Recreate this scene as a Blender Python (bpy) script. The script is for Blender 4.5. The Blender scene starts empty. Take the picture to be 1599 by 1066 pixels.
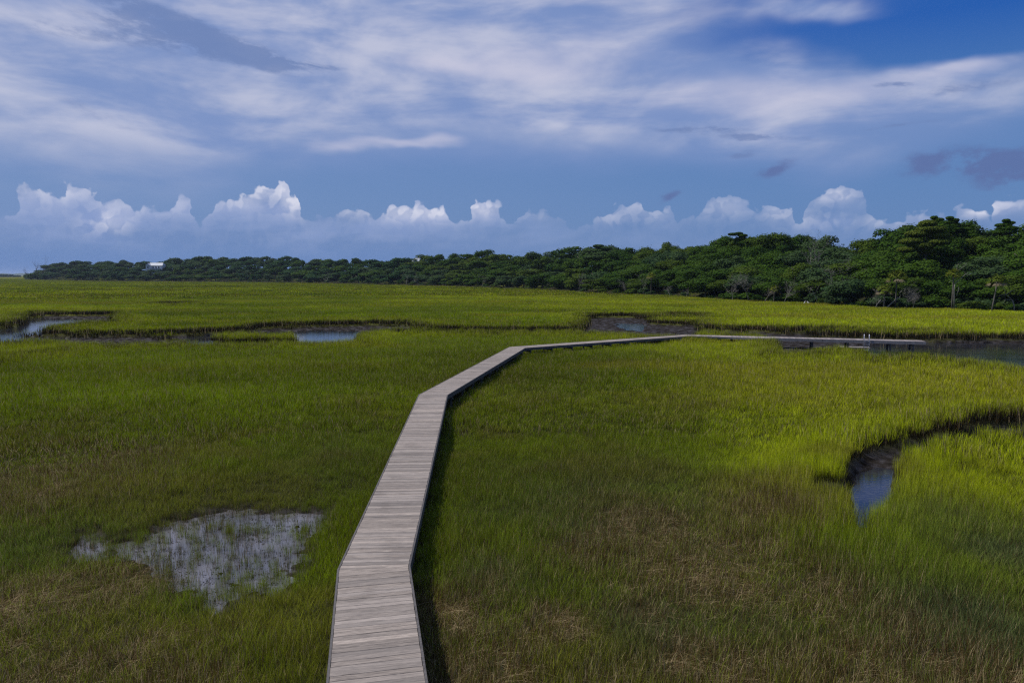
import bpy, bmesh, math, random
import numpy as np
from mathutils import Vector, Matrix
R = math.radians
scene = bpy.context.scene

# ------------------------------------------------------------------ camera
F_PX, HOR, CAM_H = 1066.0, 429.0, 8.05          # focal length (px of a 1599 px wide frame), horizon row, camera height
PITCH = math.atan((533 - HOR) / F_PX)
cam_data = bpy.data.cameras.new('camera')
cam_data.sensor_width = 36.0
cam_data.lens = 36.0 * F_PX / 1599.0
cam_data.clip_start = 0.1
cam_data.clip_end = 60000.0
cam = bpy.data.objects.new('camera', cam_data)
scene.collection.objects.link(cam)
cam.location = (0, 0, CAM_H)
cam.rotation_euler = (R(90) - PITCH, 0, 0)
scene.camera = cam

# ------------------------------------------------------------------ light
SUN_EL, SUN_AZ = R(54), R(-80)                   # azimuth from +Y (view direction) towards +X: the sun stands on the left
sun_dir = Vector((math.sin(SUN_AZ) * math.cos(SUN_EL), math.cos(SUN_AZ) * math.cos(SUN_EL), math.sin(SUN_EL)))
sl = bpy.data.lights.new('sun', 'SUN')
sl.energy = 4.4
sl.angle = R(0.5)
sl.color = (1.0, 0.95, 0.88)
so = bpy.data.objects.new('sun', sl)
scene.collection.objects.link(so)
so.rotation_euler = sun_dir.to_track_quat('Z', 'Y').to_euler()
vs = scene.view_settings
vs.view_transform = 'Standard'
vs.look = 'None'
vs.exposure = 0.0
vs.gamma = 1.0
vs.use_curve_mapping = False
scene.cycles.max_bounces = 6
scene.cycles.diffuse_bounces = 3
scene.cycles.glossy_bounces = 3
scene.cycles.transmission_bounces = 3
scene.cycles.transparent_max_bounces = 8
scene.cycles.use_denoising = False
scene.cycles.filter_width = 1.3

# ------------------------------------------------------------------ node helper
class NT:
    def __init__(s, tree):
        s.t = tree; s.n = tree.nodes; s.l = tree.links
    def new(s, ty, **kw):
        n = s.n.new(ty)
        for k, v in kw.items(): setattr(n, k, v)
        return n
    def put(s, sock, v):
        if v is None: return
        if isinstance(v, bpy.types.NodeSocket): s.l.new(v, sock)
        elif isinstance(v, (tuple, list)):
            v = tuple(v)
            if len(sock.default_value) == 4 and len(v) == 3: v += (1.0,)
            sock.default_value = v
        else: sock.default_value = v
    def m(s, op, a, b=None, c=None, clamp=False):
        n = s.new('ShaderNodeMath', operation=op); n.use_clamp = clamp
        s.put(n.inputs[0], a); s.put(n.inputs[1], b); s.put(n.inputs[2], c)
        return n.outputs[0]
    def add(s, a, b): return s.m('ADD', a, b)
    def sub(s, a, b): return s.m('SUBTRACT', a, b)
    def mul(s, a, b): return s.m('MULTIPLY', a, b)
    def sstep(s, x, lo, hi, a=0.0, b=1.0):
        n = s.new('ShaderNodeMapRange', interpolation_type='SMOOTHSTEP')
        s.put(n.inputs['Value'], x); s.put(n.inputs['From Min'], lo); s.put(n.inputs['From Max'], hi)
        s.put(n.inputs['To Min'], a); s.put(n.inputs['To Max'], b)
        return n.outputs[0]
    def mix(s, f, a, b, mode='MIX'):
        n = s.new('ShaderNodeMix', data_type='RGBA', blend_type=mode)
        s.put(n.inputs[0], f); s.put(n.inputs[6], a); s.put(n.inputs[7], b)
        return n.outputs[2]
    def comb(s, x, y, z=0.0):
        n = s.new('ShaderNodeCombineXYZ')
        s.put(n.inputs[0], x); s.put(n.inputs[1], y); s.put(n.inputs[2], z)
        return n.outputs[0]
    def noise(s, vec, scale, detail=4, rough=0.5, dist=0.0):
        n = s.new('ShaderNodeTexNoise')
        s.put(n.inputs['Vector'], vec); n.inputs['Scale'].default_value = scale
        n.inputs['Detail'].default_value = detail; n.inputs['Roughness'].default_value = rough
        n.inputs['Distortion'].default_value = dist
        return n.outputs['Fac']
    def ramp(s, f, stops, interp='LINEAR'):
        n = s.new('ShaderNodeValToRGB'); n.color_ramp.interpolation = interp
        el = n.color_ramp.elements
        while len(el) < len(stops): el.new(0.5)
        for e, (p, c) in zip(el, stops):
            e.position = p; e.color = tuple(c) + (1.0,)
        s.put(n.inputs[0], f)
        return n.outputs[0]

def srgb(r, g, b):
    f = lambda c: (c / 255) / 12.92 if c <= 10 else ((c / 255 + 0.055) / 1.055) ** 2.4
    return (f(r), f(g), f(b))

def ray(px, py):                                  # direction (azimuth, elevation in radians) of a photo pixel
    X = (px - 799.5) / F_PX; Y = (533 - py) / F_PX
    d = (X, math.cos(PITCH) + Y * math.sin(PITCH), -math.sin(PITCH) + Y * math.cos(PITCH))
    return d
def ae(px, py):
    d = ray(px, py)
    return math.atan2(d[0], d[1]), math.atan2(d[2], math.hypot(d[0], d[1]))

# ------------------------------------------------------------------ sky (world)
def build_world():
    w = bpy.data.worlds.new('World'); scene.world = w; w.use_nodes = True
    w.cycles.sampling_method = 'MANUAL'; w.cycles.sample_map_resolution = 256
    t = NT(w.node_tree); w.node_tree.nodes.clear()
    tc = t.new('ShaderNodeTexCoord').outputs['Generated']
    sp = t.new('ShaderNodeSeparateXYZ'); t.put(sp.inputs[0], tc)
    x, y, z = sp.outputs
    a = t.m('ARCTAN2', x, y)                                   # azimuth from the view direction, + to the right
    e = t.m('ARCSINE', z)                                      # elevation
    sky = t.new('ShaderNodeTexSky', sky_type='NISHITA')
    sky.sun_disc = False; sky.sun_elevation = SUN_EL; sky.sun_rotation = SUN_AZ
    sky.air_density = 1.0; sky.dust_density = 1.0; sky.ozone_density = 2.0
    S = 10.0                                                   # cloud colours are given for background strength 0.1
    # clear air: physical sky pulled towards the deep blue of the day
    clear = t.ramp(t.m('MULTIPLY', e, 1 / 1.5708), [(0.0, (.095, .205, .47)), (0.07, (.090, .205, .47)), (0.13, (.065, .185, .46)),
                                   (0.195, (.002, .090, .42)), (0.5, (.01, .08, .36)), (1.0, (.02, .08, .30))])
    lefty = t.sstep(a, -0.2, 0.65)
    clear = t.mix(t.mul(t.sub(1.0, lefty), 0.5), clear, (.15, .25, .50))
    sc10 = t.new('ShaderNodeVectorMath', operation='SCALE'); t.put(sc10.inputs[0], clear); sc10.inputs['Scale'].default_value = S
    base = t.mix(0.12, sc10.outputs[0], sky.outputs[0])
    # noise fields on the sky sphere
    v = t.comb(a, t.mul(e, 2.6), 0.0)
    vf = t.comb(a, t.mul(e, 3.4), 3.0)
    n1 = t.noise(v, 2.6, 5, 0.55, 0.6)
    n2 = t.noise(vf, 6.0, 6, 0.55, 0.3)
    wisp = t.noise(t.comb(t.add(a, t.mul(e, 1.2)), t.mul(e, 4.5), 7.0), 4.0, 6, 0.62, 0.5)
    wa = t.add(a, t.mul(t.sub(n1, 0.5), 0.22))
    we = t.add(e, t.mul(t.sub(t.noise(t.comb(a, t.mul(e, 2.0), 11.0), 3.2, 4, 0.5), 0.5), 0.13))
    def blob(cx, cy, sx, sy, amp, slope=0.0, aa=wa, ee=we):
        ca, ce = ae(cx, cy)
        da = t.mul(t.sub(aa, ca), F_PX / sx)
        de = t.sub(ee, ce)
        if slope: de = t.sub(de, t.mul(t.sub(aa, ca), slope))
        de = t.mul(de, F_PX / sy)
        r2 = t.add(t.mul(da, da), t.mul(de, de))
        return t.mul(t.m('EXPONENT', t.mul(r2, -1.0)), amp)
    def total(bl, **kw):
        o = None
        for b in bl:
            q = blob(*b, **kw)
            o = q if o is None else t.add(o, q)
        return o
    # high sheet of pale cloud
    sheet = total([(520, 90, 480, 80, .8), (150, 60, 260, 80, .6), (820, 110, 210, 62, .85), (1200, 150, 260, 44, .85), (300, 170, 330, 50, .5),
                   (1500, 180, 200, 50, .45), (1500, 98, 70, 16, .5), (700, -60, 500, 90, .7), (100, 230, 260, 50, .3),
                   (1050, 190, 300, 60, .35), (1240, 22, 80, 16, .5), (1330, 10, 50, 22, .5), (1020, 8, 60, 14, .4),
                   (500, 30, 260, 60, .5), (1490, 50, 170, 34, -.5), (1180, 60, 110, 26, -.12)])
    over = t.sstep(e, 0.37, 0.62)                              # overcast sheet overhead, above the frame
    sheet = t.add(sheet, t.mul(over, 0.55))
    dens = t.mul(sheet, t.add(0.46, t.add(t.mul(n2, 0.55), t.add(t.mul(n1, .35), t.mul(wisp, 0.35)))))
    cov = t.sstep(dens, 0.05, 1.0)
    lum = t.sstep(t.add(t.mul(n1, .55), t.mul(n2, .45)), 0.40, 0.61)
    sheetcol = t.mix(lum, [c * S for c in srgb(128, 150, 198)], [c * S for c in srgb(198, 201, 221)])
    veil = total([(380, 215, 520, 52, .8), (900, 215, 330, 48, .6), (1330, 235, 330, 42, .65), (60, 330, 300, 60, .4)])
    base = t.mix(t.mul(t.sstep(t.mul(veil, t.add(.35, t.mul(n1, 1.3))), .05, 1.0), .62), base, [c * S for c in srgb(122, 146, 196)])
    col = t.mix(t.mul(cov, 0.86), base, sheetcol)
    hot = total([(830, 90, 150, 32, .8), (1180, 150, 210, 26, .8), (700, 85, 60, 14, .5), (1500, 98, 60, 13, .6), (620, 236, 60, 7, .7),
                 (530, 232, 45, 12, .6), (690, 232, 45, 9, .6)])
    col = t.mix(t.mul(t.sstep(t.mul(hot, t.add(0.4, wisp)), 0.1, 0.9), 0.55), col, [c * S for c in srgb(208, 206, 224)])
    # thin grey streaks and torn scud
    sa = t.add(a, t.mul(t.sub(n2, 0.5), 0.05)); se = t.add(e, t.mul(t.sub(wisp, 0.5), 0.035))
    dark = total([(260, 30, 150, 14, .9, -.25), (300, 62, 110, 20, 1.0, -.15), (395, 88, 75, 11, 1.0, -.2), (480, 101, 55, 3.5, .8, -.05),
                  (120, 50, 120, 12, .5, 0), (1100, 204, 70, 4.5, .9, -.05), (1180, 217, 75, 4.5, .9, -.1), (1395, 196, 55, 4, .7, .05),
                  (1400, 130, 28, 4, .7, -.1), (1160, 240, 22, 5, .7, 0), (160, 178, 60, 9, .4, -.3), (1490, 138, 90, 10, .5, 0)],
                 aa=sa, ee=se)
    col = t.mix(t.mul(t.sstep(t.mul(dark, t.sub(t.mul(t.noise(t.comb(t.add(a, t.mul(e, .6)), t.mul(e, 2.6), 21.0), 20, 6, .68), 4.4), 1.35)), 0.12, .9), 0.72), col, [c * S for c in srgb(108, 130, 178)])
    scud = total([(1210, 266, 28, 10, 1.1, .25), (1450, 249, 26, 12, 1., 0), (1535, 247, 46, 11, 1.0, -.05), (1520, 265, 80, 9, .7, 0), (1580, 283, 40, 9, .8, 0),
                  (1050, 306, 17, 6, .9, .4), (1599, 260, 40, 20, .7, 0)], aa=t.add(a, t.mul(t.sub(n2, .5), .03)), ee=t.add(e, t.mul(t.sub(t.noise(v, 22, 4), .5), .02)))
    # cumulus along the horizon: silhouette height as a curve over azimuth, billowed by noise
    tops = [(-200, 350), (-120, 318), (-60, 330), (0, 336), (26, 312), (36, 290), (55, 286), (72, 300), (96, 302), (106, 280), (125, 279), (150, 296), (160, 312), (172, 306), (195, 305),
            (204, 326), (222, 320), (262, 316), (284, 304), (300, 312), (308, 342), (324, 336), (336, 314), (360, 310), (395, 297), (422, 283), (446, 281), (452, 300), (458, 297),
            (470, 330), (500, 334), (530, 330), (566, 323), (576, 338), (600, 325), (640, 316), (690, 320), (703, 334), (718, 344), (740, 314), (776, 309), (786, 336), (804, 345), (826, 328),
            (868, 331), (892, 350), (918, 342), (960, 326), (985, 309), (1003, 312), (1012, 328), (1046, 321), (1056, 342), (1076, 338), (1100, 318), (1122, 306), (1160, 310), (1186, 322),
            (1205, 318), (1238, 322), (1248, 346), (1262, 322), (1285, 300), (1325, 288), (1344, 296), (1352, 322), (1366, 340), (1400, 344), (1422, 330), (1440, 326), (1462, 336), (1500, 320),
            (1538, 322), (1550, 330), (1560, 306), (1600, 304), (1650, 320), (1700, 300), (1760, 330), (1800, 345)]
    A0, A1, E1 = -0.9, 0.9, 0.25
    fc = t.new('ShaderNodeFloatCurve')
    cm = fc.mapping; cv = cm.curves[0]
    pts = []
    for px, py in tops:
        aa, ee = ae(px, py); pts.append(((aa - A0) / (A1 - A0), ee / E1))
    pts = [(0.0, .35)] + pts + [(1.0, .35)]
    cv.points[0].location = pts[0]; cv.points[-1].location = pts[-1]
    for p in pts[1:-1]: cv.points.new(*p)
    for p in cv.points: p.handle_type = 'AUTO'
    cm.update()
    bn = t.noise(t.comb(a, e, 5.0), 34, 4, 0.55)
    vo = t.new('ShaderNodeTexVoronoi', feature='SMOOTH_F1', voronoi_dimensions='2D'); vo.inputs['Scale'].default_value = 48
    t.put(vo.inputs['Vector'], t.comb(t.add(a, t.mul(t.sub(bn, .5), .03)), t.add(e, t.mul(t.sub(n2, .5), .02)), 1.0))
    vo.inputs['Smoothness'].default_value = .7; vo.inputs['Detail'].default_value = 1.0
    puff = vo.outputs['Distance']
    ca = t.add(a, t.mul(t.sub(t.noise(t.comb(a, e, 5.5), 24, 4, 0.5), 0.5), 0.04))
    t.put(fc.inputs['Value'], t.m('MULTIPLY_ADD', ca, 1 / (A1 - A0), -A0 / (A1 - A0), clamp=True))
    top = t.mul(fc.outputs[0], E1)
    s = t.add(t.sub(top, e), t.mul(t.sub(0.42, puff), 0.018)); s = t.add(s, t.mul(t.sub(t.noise(t.comb(a, e, 9.0), 110, 4, .6), .5), .007))  # > 0 inside the cloud
    edge = t.sstep(s, -0.0008, 0.0036)
    low = t.sstep(e, 0.010, 0.055)                             # bases sink into blue distance
    # relief: the same noise sampled a step towards the sun
    vo2 = t.new('ShaderNodeTexVoronoi', feature='SMOOTH_F1', voronoi_dimensions='2D'); vo2.inputs['Scale'].default_value = 48
    t.put(vo2.inputs['Vector'], t.comb(t.add(t.add(a, -0.006), t.mul(t.sub(bn, .5), .03)), t.add(t.add(e, 0.007), t.mul(t.sub(n2, .5), .02)), 1.0))
    vo2.inputs['Smoothness'].default_value = .7; vo2.inputs['Detail'].default_value = 1.0
    relief = t.sstep(t.sub(vo2.outputs['Distance'], puff), -0.16, 0.22)
    rimlit = t.sub(1.0, t.sstep(s, 0.002, 0.040))
    bright = total([(165, 348, 28, 16, .9), (420, 300, 60, 22, .75), (455, 318, 20, 22, .8), (370, 320, 40, 16, .3), (640, 332, 62, 16, .85), (755, 326, 32, 16, 1.), (835, 338, 36, 10, .3),
                    (960, 340, 44, 14, .55), (995, 318, 26, 12, .5), (1030, 335, 26, 16, .4), (1130, 325, 48, 18, .6), (1220, 335, 26, 18, .55), (1305, 305, 34, 14, .85), (1280, 345, 36, 14, .6),
                    (1385, 345, 40, 12, .6), (1440, 333, 18, 10, .3), (1525, 330, 22, 10, .8), (1575, 318, 26, 16, .8), (60, 300, 40, 22, .42), (122, 292, 34, 20, .42), (185, 318, 24, 12, .3), (280, 318, 30, 16, .35), (230, 330, 30, 10, .2), (545, 332, 22, 10, .3), (690, 335, 30, 14, .4)], aa=a, ee=e)
    bright = t.m('MINIMUM', bright, 1.0)
    soft = t.sstep(bn, .35, .65)
    lit = t.m('MULTIPLY', t.add(t.add(t.mul(relief, 0.42), t.mul(soft, .25)), t.mul(rimlit, 0.42)), t.add(0.10, t.mul(bright, .95)), clamp=True)
    # faint far tower shapes inside the bank
    bank = t.mix(t.sstep(n2, .4, .65), [c * S for c in srgb(108, 136, 186)], [c * S for c in srgb(136, 156, 202)])
    cum = t.mix(lit, bank, [c * S for c in srgb(218, 220, 236)])
    cum = t.mix(t.sub(1.0, low), cum, [c * S for c in srgb(98, 132, 188)])
    rightfade = t.add(0.36, t.mul(bright, 0.56))
    calpha = t.mul(edge, t.m('MINIMUM', t.add(rightfade, t.mul(t.sub(1.0, t.sstep(a, -.25, .12)), 0.32)), 0.96))
    calpha = t.mul(calpha, t.sstep(e, -0.01, 0.012, 0.5, 1.0))
    col = t.mix(calpha, col, cum)
    col = t.mix(t.mul(t.sstep(t.mul(scud, t.sub(t.mul(t.noise(t.comb(a, t.mul(e, 1.6), 4.0), 26, 5, .62), 5.0), 1.55)), 0.1, 1.25), 0.68), col, [c * S for c in srgb(92, 106, 156)])
    # below the horizon: dull ground bounce
    col = t.mix(t.sstep(e, -0.03, -0.005), (0.5, 0.6, 0.4), col)
    bg = t.new('ShaderNodeBackground'); t.put(bg.inputs[0], col); bg.inputs[1].default_value = 0.1
    out = t.new('ShaderNodeOutputWorld'); t.l.new(bg.outputs[0], out.inputs[0])
build_world()

# ================================================================== helpers
def link(o): scene.collection.objects.link(o); return o
def tag(o, label=None, cat=None, group=None, kind=None):
    if label: o['label'] = label
    if cat: o['category'] = cat
    if group: o['group'] = group
    if kind: o['kind'] = kind
    return o
def empty(name, loc=(0, 0, 0), rz=0.0):
    o = bpy.data.objects.new(name, None); o.location = loc; o.rotation_euler = (0, 0, rz); o.empty_display_size = 0.3
    return link(o)
def npmesh(name, verts, faces, mat=None, smooth=False, attrs=None):
    """faces: int array (n,4) or (n,3), or list of arrays of both"""
    me = bpy.data.meshes.new(name)
    fl = faces if isinstance(faces, list) else [faces]
    verts = np.asarray(verts, dtype=np.float32)
    loops = np.concatenate([f.reshape(-1) for f in fl]).astype(np.int32)
    sizes = np.concatenate([np.full(len(f), f.shape[1]) for f in fl]).astype(np.int32)
    starts = np.concatenate([[0], np.cumsum(sizes)[:-1]]).astype(np.int32)[:len(sizes)]
    me.vertices.add(len(verts)); me.vertices.foreach_set('co', verts.reshape(-1))
    if len(loops):
        me.loops.add(len(loops)); me.loops.foreach_set('vertex_index', loops)
        me.polygons.add(len(sizes)); me.polygons.foreach_set('loop_start', starts)
    me.update(calc_edges=True)
    if smooth: me.polygons.foreach_set('use_smooth', np.ones(len(sizes), bool))
    for k, (ty, dom, data) in (attrs or {}).items():
        at = me.attributes.new(k, ty, dom)
        at.data.foreach_set({'FLOAT': 'value', 'FLOAT_COLOR': 'color', 'FLOAT_VECTOR': 'vector', 'INT': 'value'}[ty], np.asarray(data).reshape(-1))
    if mat: me.materials.append(mat)
    return me
class MB:
    """collects boxes, tubes and polygons into one mesh"""
    def __init__(s): s.v = []; s.f = []
    def add(s, vs, fs):
        o = len(s.v); s.v += [tuple(v) for v in vs]; s.f += [tuple(i + o for i in f) for f in fs]
    def box(s, c, d, rz=0.0, M=None):
        hx, hy, hz = d[0] / 2, d[1] / 2, d[2] / 2
        m = Matrix.Translation(c) @ (M if M else Matrix.Rotation(rz, 4, 'Z'))
        vs = [m @ Vector((x * hx, y * hy, z * hz)) for x in (-1, 1) for y in (-1, 1) for z in (-1, 1)]
        s.add(vs, [(0, 1, 3, 2), (4, 6, 7, 5), (0, 4, 5, 1), (2, 3, 7, 6), (0, 2, 6, 4), (1, 5, 7, 3)])
    def prism(s, poly, z0, z1):
        n = len(poly)
        s.add([(x, y, z0) for x, y in poly] + [(x, y, z1) for x, y in poly],
              [tuple(range(n - 1, -1, -1)), tuple(range(n, 2 * n))] + [(i, (i + 1) % n, n + (i + 1) % n, n + i) for i in range(n)])
    def tube(s, pts, rad, n=6):
        pts = [Vector(p) for p in pts]
        if not isinstance(rad, (list, tuple)): rad = [rad] * len(pts)
        o = len(s.v); up = Vector((0.3, 0.2, 1)).normalized()
        for i, p in enumerate(pts):
            d = (pts[min(i + 1, len(pts) - 1)] - pts[max(i - 1, 0)])
            d = d.normalized() if d.length > 1e-9 else Vector((0, 0, 1))
            a = d.cross(up if abs(d.dot(up)) < 0.95 else Vector((1, 0, 0))).normalized(); b = d.cross(a)
            for k in range(n):
                an = 2 * math.pi * k / n
                s.v.append(tuple(p + (a * math.cos(an) + b * math.sin(an)) * rad[i]))
        for i in range(len(pts) - 1):
            for k in range(n):
                s.f.append((o + i * n + k, o + i * n + (k + 1) % n, o + (i + 1) * n + (k + 1) % n, o + (i + 1) * n + k))
        s.f.append(tuple(o + k for k in range(n - 1, -1, -1)))
        s.f.append(tuple(o + (len(pts) - 1) * n + k for k in range(n)))
    def build(s, name, mat, parent=None, smooth=False, loc=None):
        me = bpy.data.meshes.new(name); me.from_pydata(s.v, [], s.f); me.materials.append(mat)
        if smooth:
            for p in me.polygons: p.use_smooth = True
        me.update()
        o = link(bpy.data.objects.new(name, me)); o.parent = parent
        if loc: o.location = loc
        return o
def mat(name):
    m = bpy.data.materials.new(name); m.use_nodes = True
    t = NT(m.node_tree); b = m.node_tree.nodes['Principled BSDF']
    return m, t, b
def simple(name, col, rough=0.7, scale=8, var=0.25, spec=0.3, metal=0.0):
    m, t, b = mat(name)
    g = t.new('ShaderNodeTexCoord').outputs['Object']
    n = t.noise(g, scale, 5, 0.6)
    c = t.mix(t.sstep(n, 0.3, 0.7), [k * (1 - var) for k in col], [min(1, k * (1 + var)) for k in col])
    t.put(b.inputs['Base Color'], c); b.inputs['Roughness'].default_value = rough
    b.inputs['Specular IOR Level'].default_value = spec; b.inputs['Metallic'].default_value = metal
    return m

# ---- numpy value noise
def _hash(ix, iy, seed):
    h = (ix.astype(np.int64) * 374761393 + iy.astype(np.int64) * 668265263 + seed * 974634777) & 0xFFFFFFFF
    h = ((h ^ (h >> 13)) * 1274126177) & 0xFFFFFFFF
    return ((h ^ (h >> 16)) & 0xFFFFFF) / float(0xFFFFFF)
def vnoise(x, y, seed=0):
    ix = np.floor(x); iy = np.floor(y); fx = x - ix; fy = y - iy
    fx = fx * fx * (3 - 2 * fx); fy = fy * fy * (3 - 2 * fy)
    a = _hash(ix, iy, seed); b = _hash(ix + 1, iy, seed); c = _hash(ix, iy + 1, seed); d = _hash(ix + 1, iy + 1, seed)
    return (a * (1 - fx) + b * fx) * (1 - fy) + (c * (1 - fx) + d * fx) * fy
def fbm(x, y, s, seed=0, oct=4):
    o = 0; amp = 1; tot = 0
    for k in range(oct):
        o = o + vnoise(x / s + 17.3 * k, y / s - 9.1 * k, seed + k) * amp; tot += amp; amp *= 0.5; s /= 2.1
    return o / tot                                # 0..1, mean .5
def sstep(a, b, x):
    t = np.clip((x - a) / (b - a), 0, 1); return t * t * (3 - 2 * t)

def W(px, py, z=0.0):
    d = ray(px, py); t = (z - CAM_H) / d[2]
    return d[0] * t, d[1] * t

# ================================================================== the lie of the land
RNG = np.random.default_rng(7)
MUD, WATER = 0.09, -0.35
# outlines of creeks and pools: (bed level, bank width, [(px, py, height of what bounds it there)])
CARVE = [
 # left river and the long creek behind the near marsh
 (WATER, 0.7, [(-90, 514, .1), (0, 514, .1), (30, 510, .1), (34, 500, .1), (44, 494, .1), (60, 496, .1), (127, 498, .1), (127, 500, 1.4), (80, 506, 1.4), (48, 512, 1.4), (40, 524, .1), (100, 527, .1), (112, 531, 1.2), (40, 530, 1.2), (-90, 529, 1.2)]),
 (MUD, 0.8, [(60, 493.5, .1), (175, 494, .1), (178, 497, 1.4), (60, 500, 1.4)]),
 (MUD, 0.7, [(38, 524, .1), (120, 527.5, .1), (200, 527, .1), (280, 525.5, .1), (370, 519.5, .1), (430, 513, .1), (480, 511, .1), (570, 510, .1), (632, 509, .1), (670, 503, 1.6), (700, 502.5, 1.6), (780, 503, 1.6), (916, 502.5, 1.6),
        (916, 511, 1.6), (800, 511, 1.6), (700, 510.5, 1.6), (650, 506.5, 1.5), (600, 509, 1.5), (574, 514, 1.5), (568, 522, 1.0), (560, 530, 1.2), (400, 529.5, 1.5), (300, 529, 1.5), (250, 529.5, 1.5), (150, 531, 1.5), (100, 530, 1.4), (40, 529.5, 1.2)]),
 (WATER, 0.5, [(410, 519, .0), (480, 516, .0), (560, 517, .0), (562, 528, 1.1), (400, 530, 1.1)]),
 (WATER, 0.5, [(292, 525, .0), (344, 524, .0), (344, 531, 1.1), (290, 531, 1.1)]),
 # mud pool in front of the woods
 (MUD, 0.8, [(914, 497, .1), (950, 496, .1), (1000, 497, .1), (1017, 500, .1), (1022, 507, .1), (1060, 509, .1), (1102, 507, .1), (1095, 515, 1.3), (1090, 523, 1.3), (1010, 523, 1.3), (985, 521, 1.2), (900, 514, 1.2)]),
 (WATER, 0.6, [(960, 505, .0), (1010, 506, .0), (1008, 518, .0), (980, 516, .0)]),
 (MUD, 0.6, [(1060, 504.5, 1.0), (1132, 503, 1.4), (1132, 507, 1.4), (1060, 510, 1.0)]),
 (MUD + .1, 0.8, [(1032, 488, 1.), (1065, 487, 1.), (1100, 489, 1.), (1092, 493, 1.), (1060, 492, 1.), (1035, 493.5, 1.)]),
 (MUD, 0.6, [(1227, 504.5, 1.6), (1300, 503.5, 1.6), (1357, 505.5, 1.6), (1350, 508.5, 1.6), (1290, 508.5, 1.6), (1227, 508.5, 1.6)]),
 (MUD, 0.6, [(1395, 507, 1.6), (1465, 506.5, 1.6), (1465, 509, 1.6), (1395, 509.5, 1.6)]),
 # creek behind and under the dock, widening into the pool on the right
 (.17, 0.9, [(1080, 519, .1), (1200, 520, .1), (1235, 525, .1), (1300, 529, .1), (1400, 532, .1), (1450, 533, .1), (1599, 533, .1), (1800, 536, .1), (1800, 578, 1.3), (1599, 569, 1.3), (1530, 561, 1.3), (1460, 553, 1.3), (1400, 551, 1.3), (1368, 552, 1.3),
        (1345, 545, 1.3), (1310, 540, 1.3), (1270, 544.5, 1.3), (1255, 549, 1.1), (1217, 549, 1.1), (1208, 541, .5), (1180, 532, .5), (1080, 524, .5)]),
 (WATER, 0.7, [(1345, 540, .0), (1365, 535, .0), (1450, 535, .0), (1800, 537, .0), (1800, 578, 1.2), (1599, 569, 1.2), (1530, 561, 1.2), (1460, 553, 1.2), (1400, 551, 1.2), (1368, 552, 1.2)]),
 # small creek bending in from the right
 (MUD, 0.45, [(1850, 680, .1), (1599, 666, .1), (1540, 668, .1), (1474, 684, .1), (1431, 696, .1), (1398, 706, .1), (1347, 712, .1), (1330, 727, .1), (1319, 744, .1), (1313, 763, .1), (1316, 786, .1), (1325, 817, .1),
        (1346, 815, 1.2), (1355, 780, 1.2), (1386, 768, 1.2), (1399, 745, 1.2), (1399, 718, 1.2), (1418, 700, 1.1), (1454, 691, 1.), (1482, 682, 1.), (1544, 674, 1.), (1599, 672, 1.), (1850, 686, 1.)]),
 (-.11, 0.35, [(1320, 764, .0), (1340, 738, .0), (1372, 728, .0), (1410, 732, .0), (1402, 770, .3), (1372, 795, .3), (1358, 826, .3), (1322, 818, .0)]),
 (MUD + .12, 0.5, [(1250, 776, .2), (1270, 760, .2), (1313, 764, .2), (1315, 788, .2), (1280, 790, .2)]),
 # slits in the far and left marsh
 (MUD, 0.8, [(222, 471.5, 1.2), (262, 469.3, 1.2), (308, 468.8, 1.2), (300, 471, 1.2), (268, 473.5, 1.2), (240, 472.5, 1.2)]),
 (MUD, 0.4, [(-90, 553, 1.2), (0, 551, 1.2), (60, 546, 1.2), (105, 540, 1.2), (108, 542, 1.2), (65, 550, 1.2), (0, 556.5, 1.2), (-90, 560, 1.2)]),
]
# shallow pond in the short grass on the left
POND = [[(204, 850), (225, 830), (253, 812), (326, 799), (398, 790), (445, 797), (514, 792), (514, 815), (480, 838), (476, 868), (458, 912), (416, 928), (362, 936), (337, 946), (316, 922), (262, 915), (222, 904), (206, 878)],
        [(168, 846), (206, 834), (212, 868), (176, 874)], [(100, 852), (114, 830), (156, 820), (168, 838), (152, 870), (119, 882)]]
ISLES = [[(344, 531, .1), (352, 521, 1.4), (400, 520, 1.4), (455, 522, 1.2), (462, 530, .1), (400, 532, .1)],
         [(256, 530, .1), (262, 522, .8), (280, 522, .8), (284, 530, .1)]]
def poly_sdf(x, y, poly):
    """signed distance (negative inside)"""
    p = np.array(poly); q = np.roll(p, -1, axis=0)
    d2 = np.full(x.shape, 1e18); inside = np.zeros(x.shape, bool)
    for (ax, ay), (bx, by) in zip(p, q):
        ex, ey = bx - ax, by - ay
        L = ex * ex + ey * ey
        t = np.clip(((x - ax) * ex + (y - ay) * ey) / max(L, 1e-9), 0, 1)
        d2 = np.minimum(d2, (x - ax - t * ex) ** 2 + (y - ay - t * ey) ** 2)
        c = ((ay > y) != (by > y))
        with np.errstate(divide='ignore', invalid='ignore'):
            xi = ax + (y - ay) / (by - ay if by != ay else 1e-9) * ex
        inside ^= c & (x < xi)
    return np.where(inside, -1, 1) * np.sqrt(d2)
CARVE_W = [(lv, bw, [W(*p) for p in pl]) for lv, bw, pl in CARVE]
POND_W = [[W(a, b, .1) for a, b in pl] for pl in POND]
ISLE_W = [[W(*p) for p in pl] for pl in ISLES]

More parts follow.
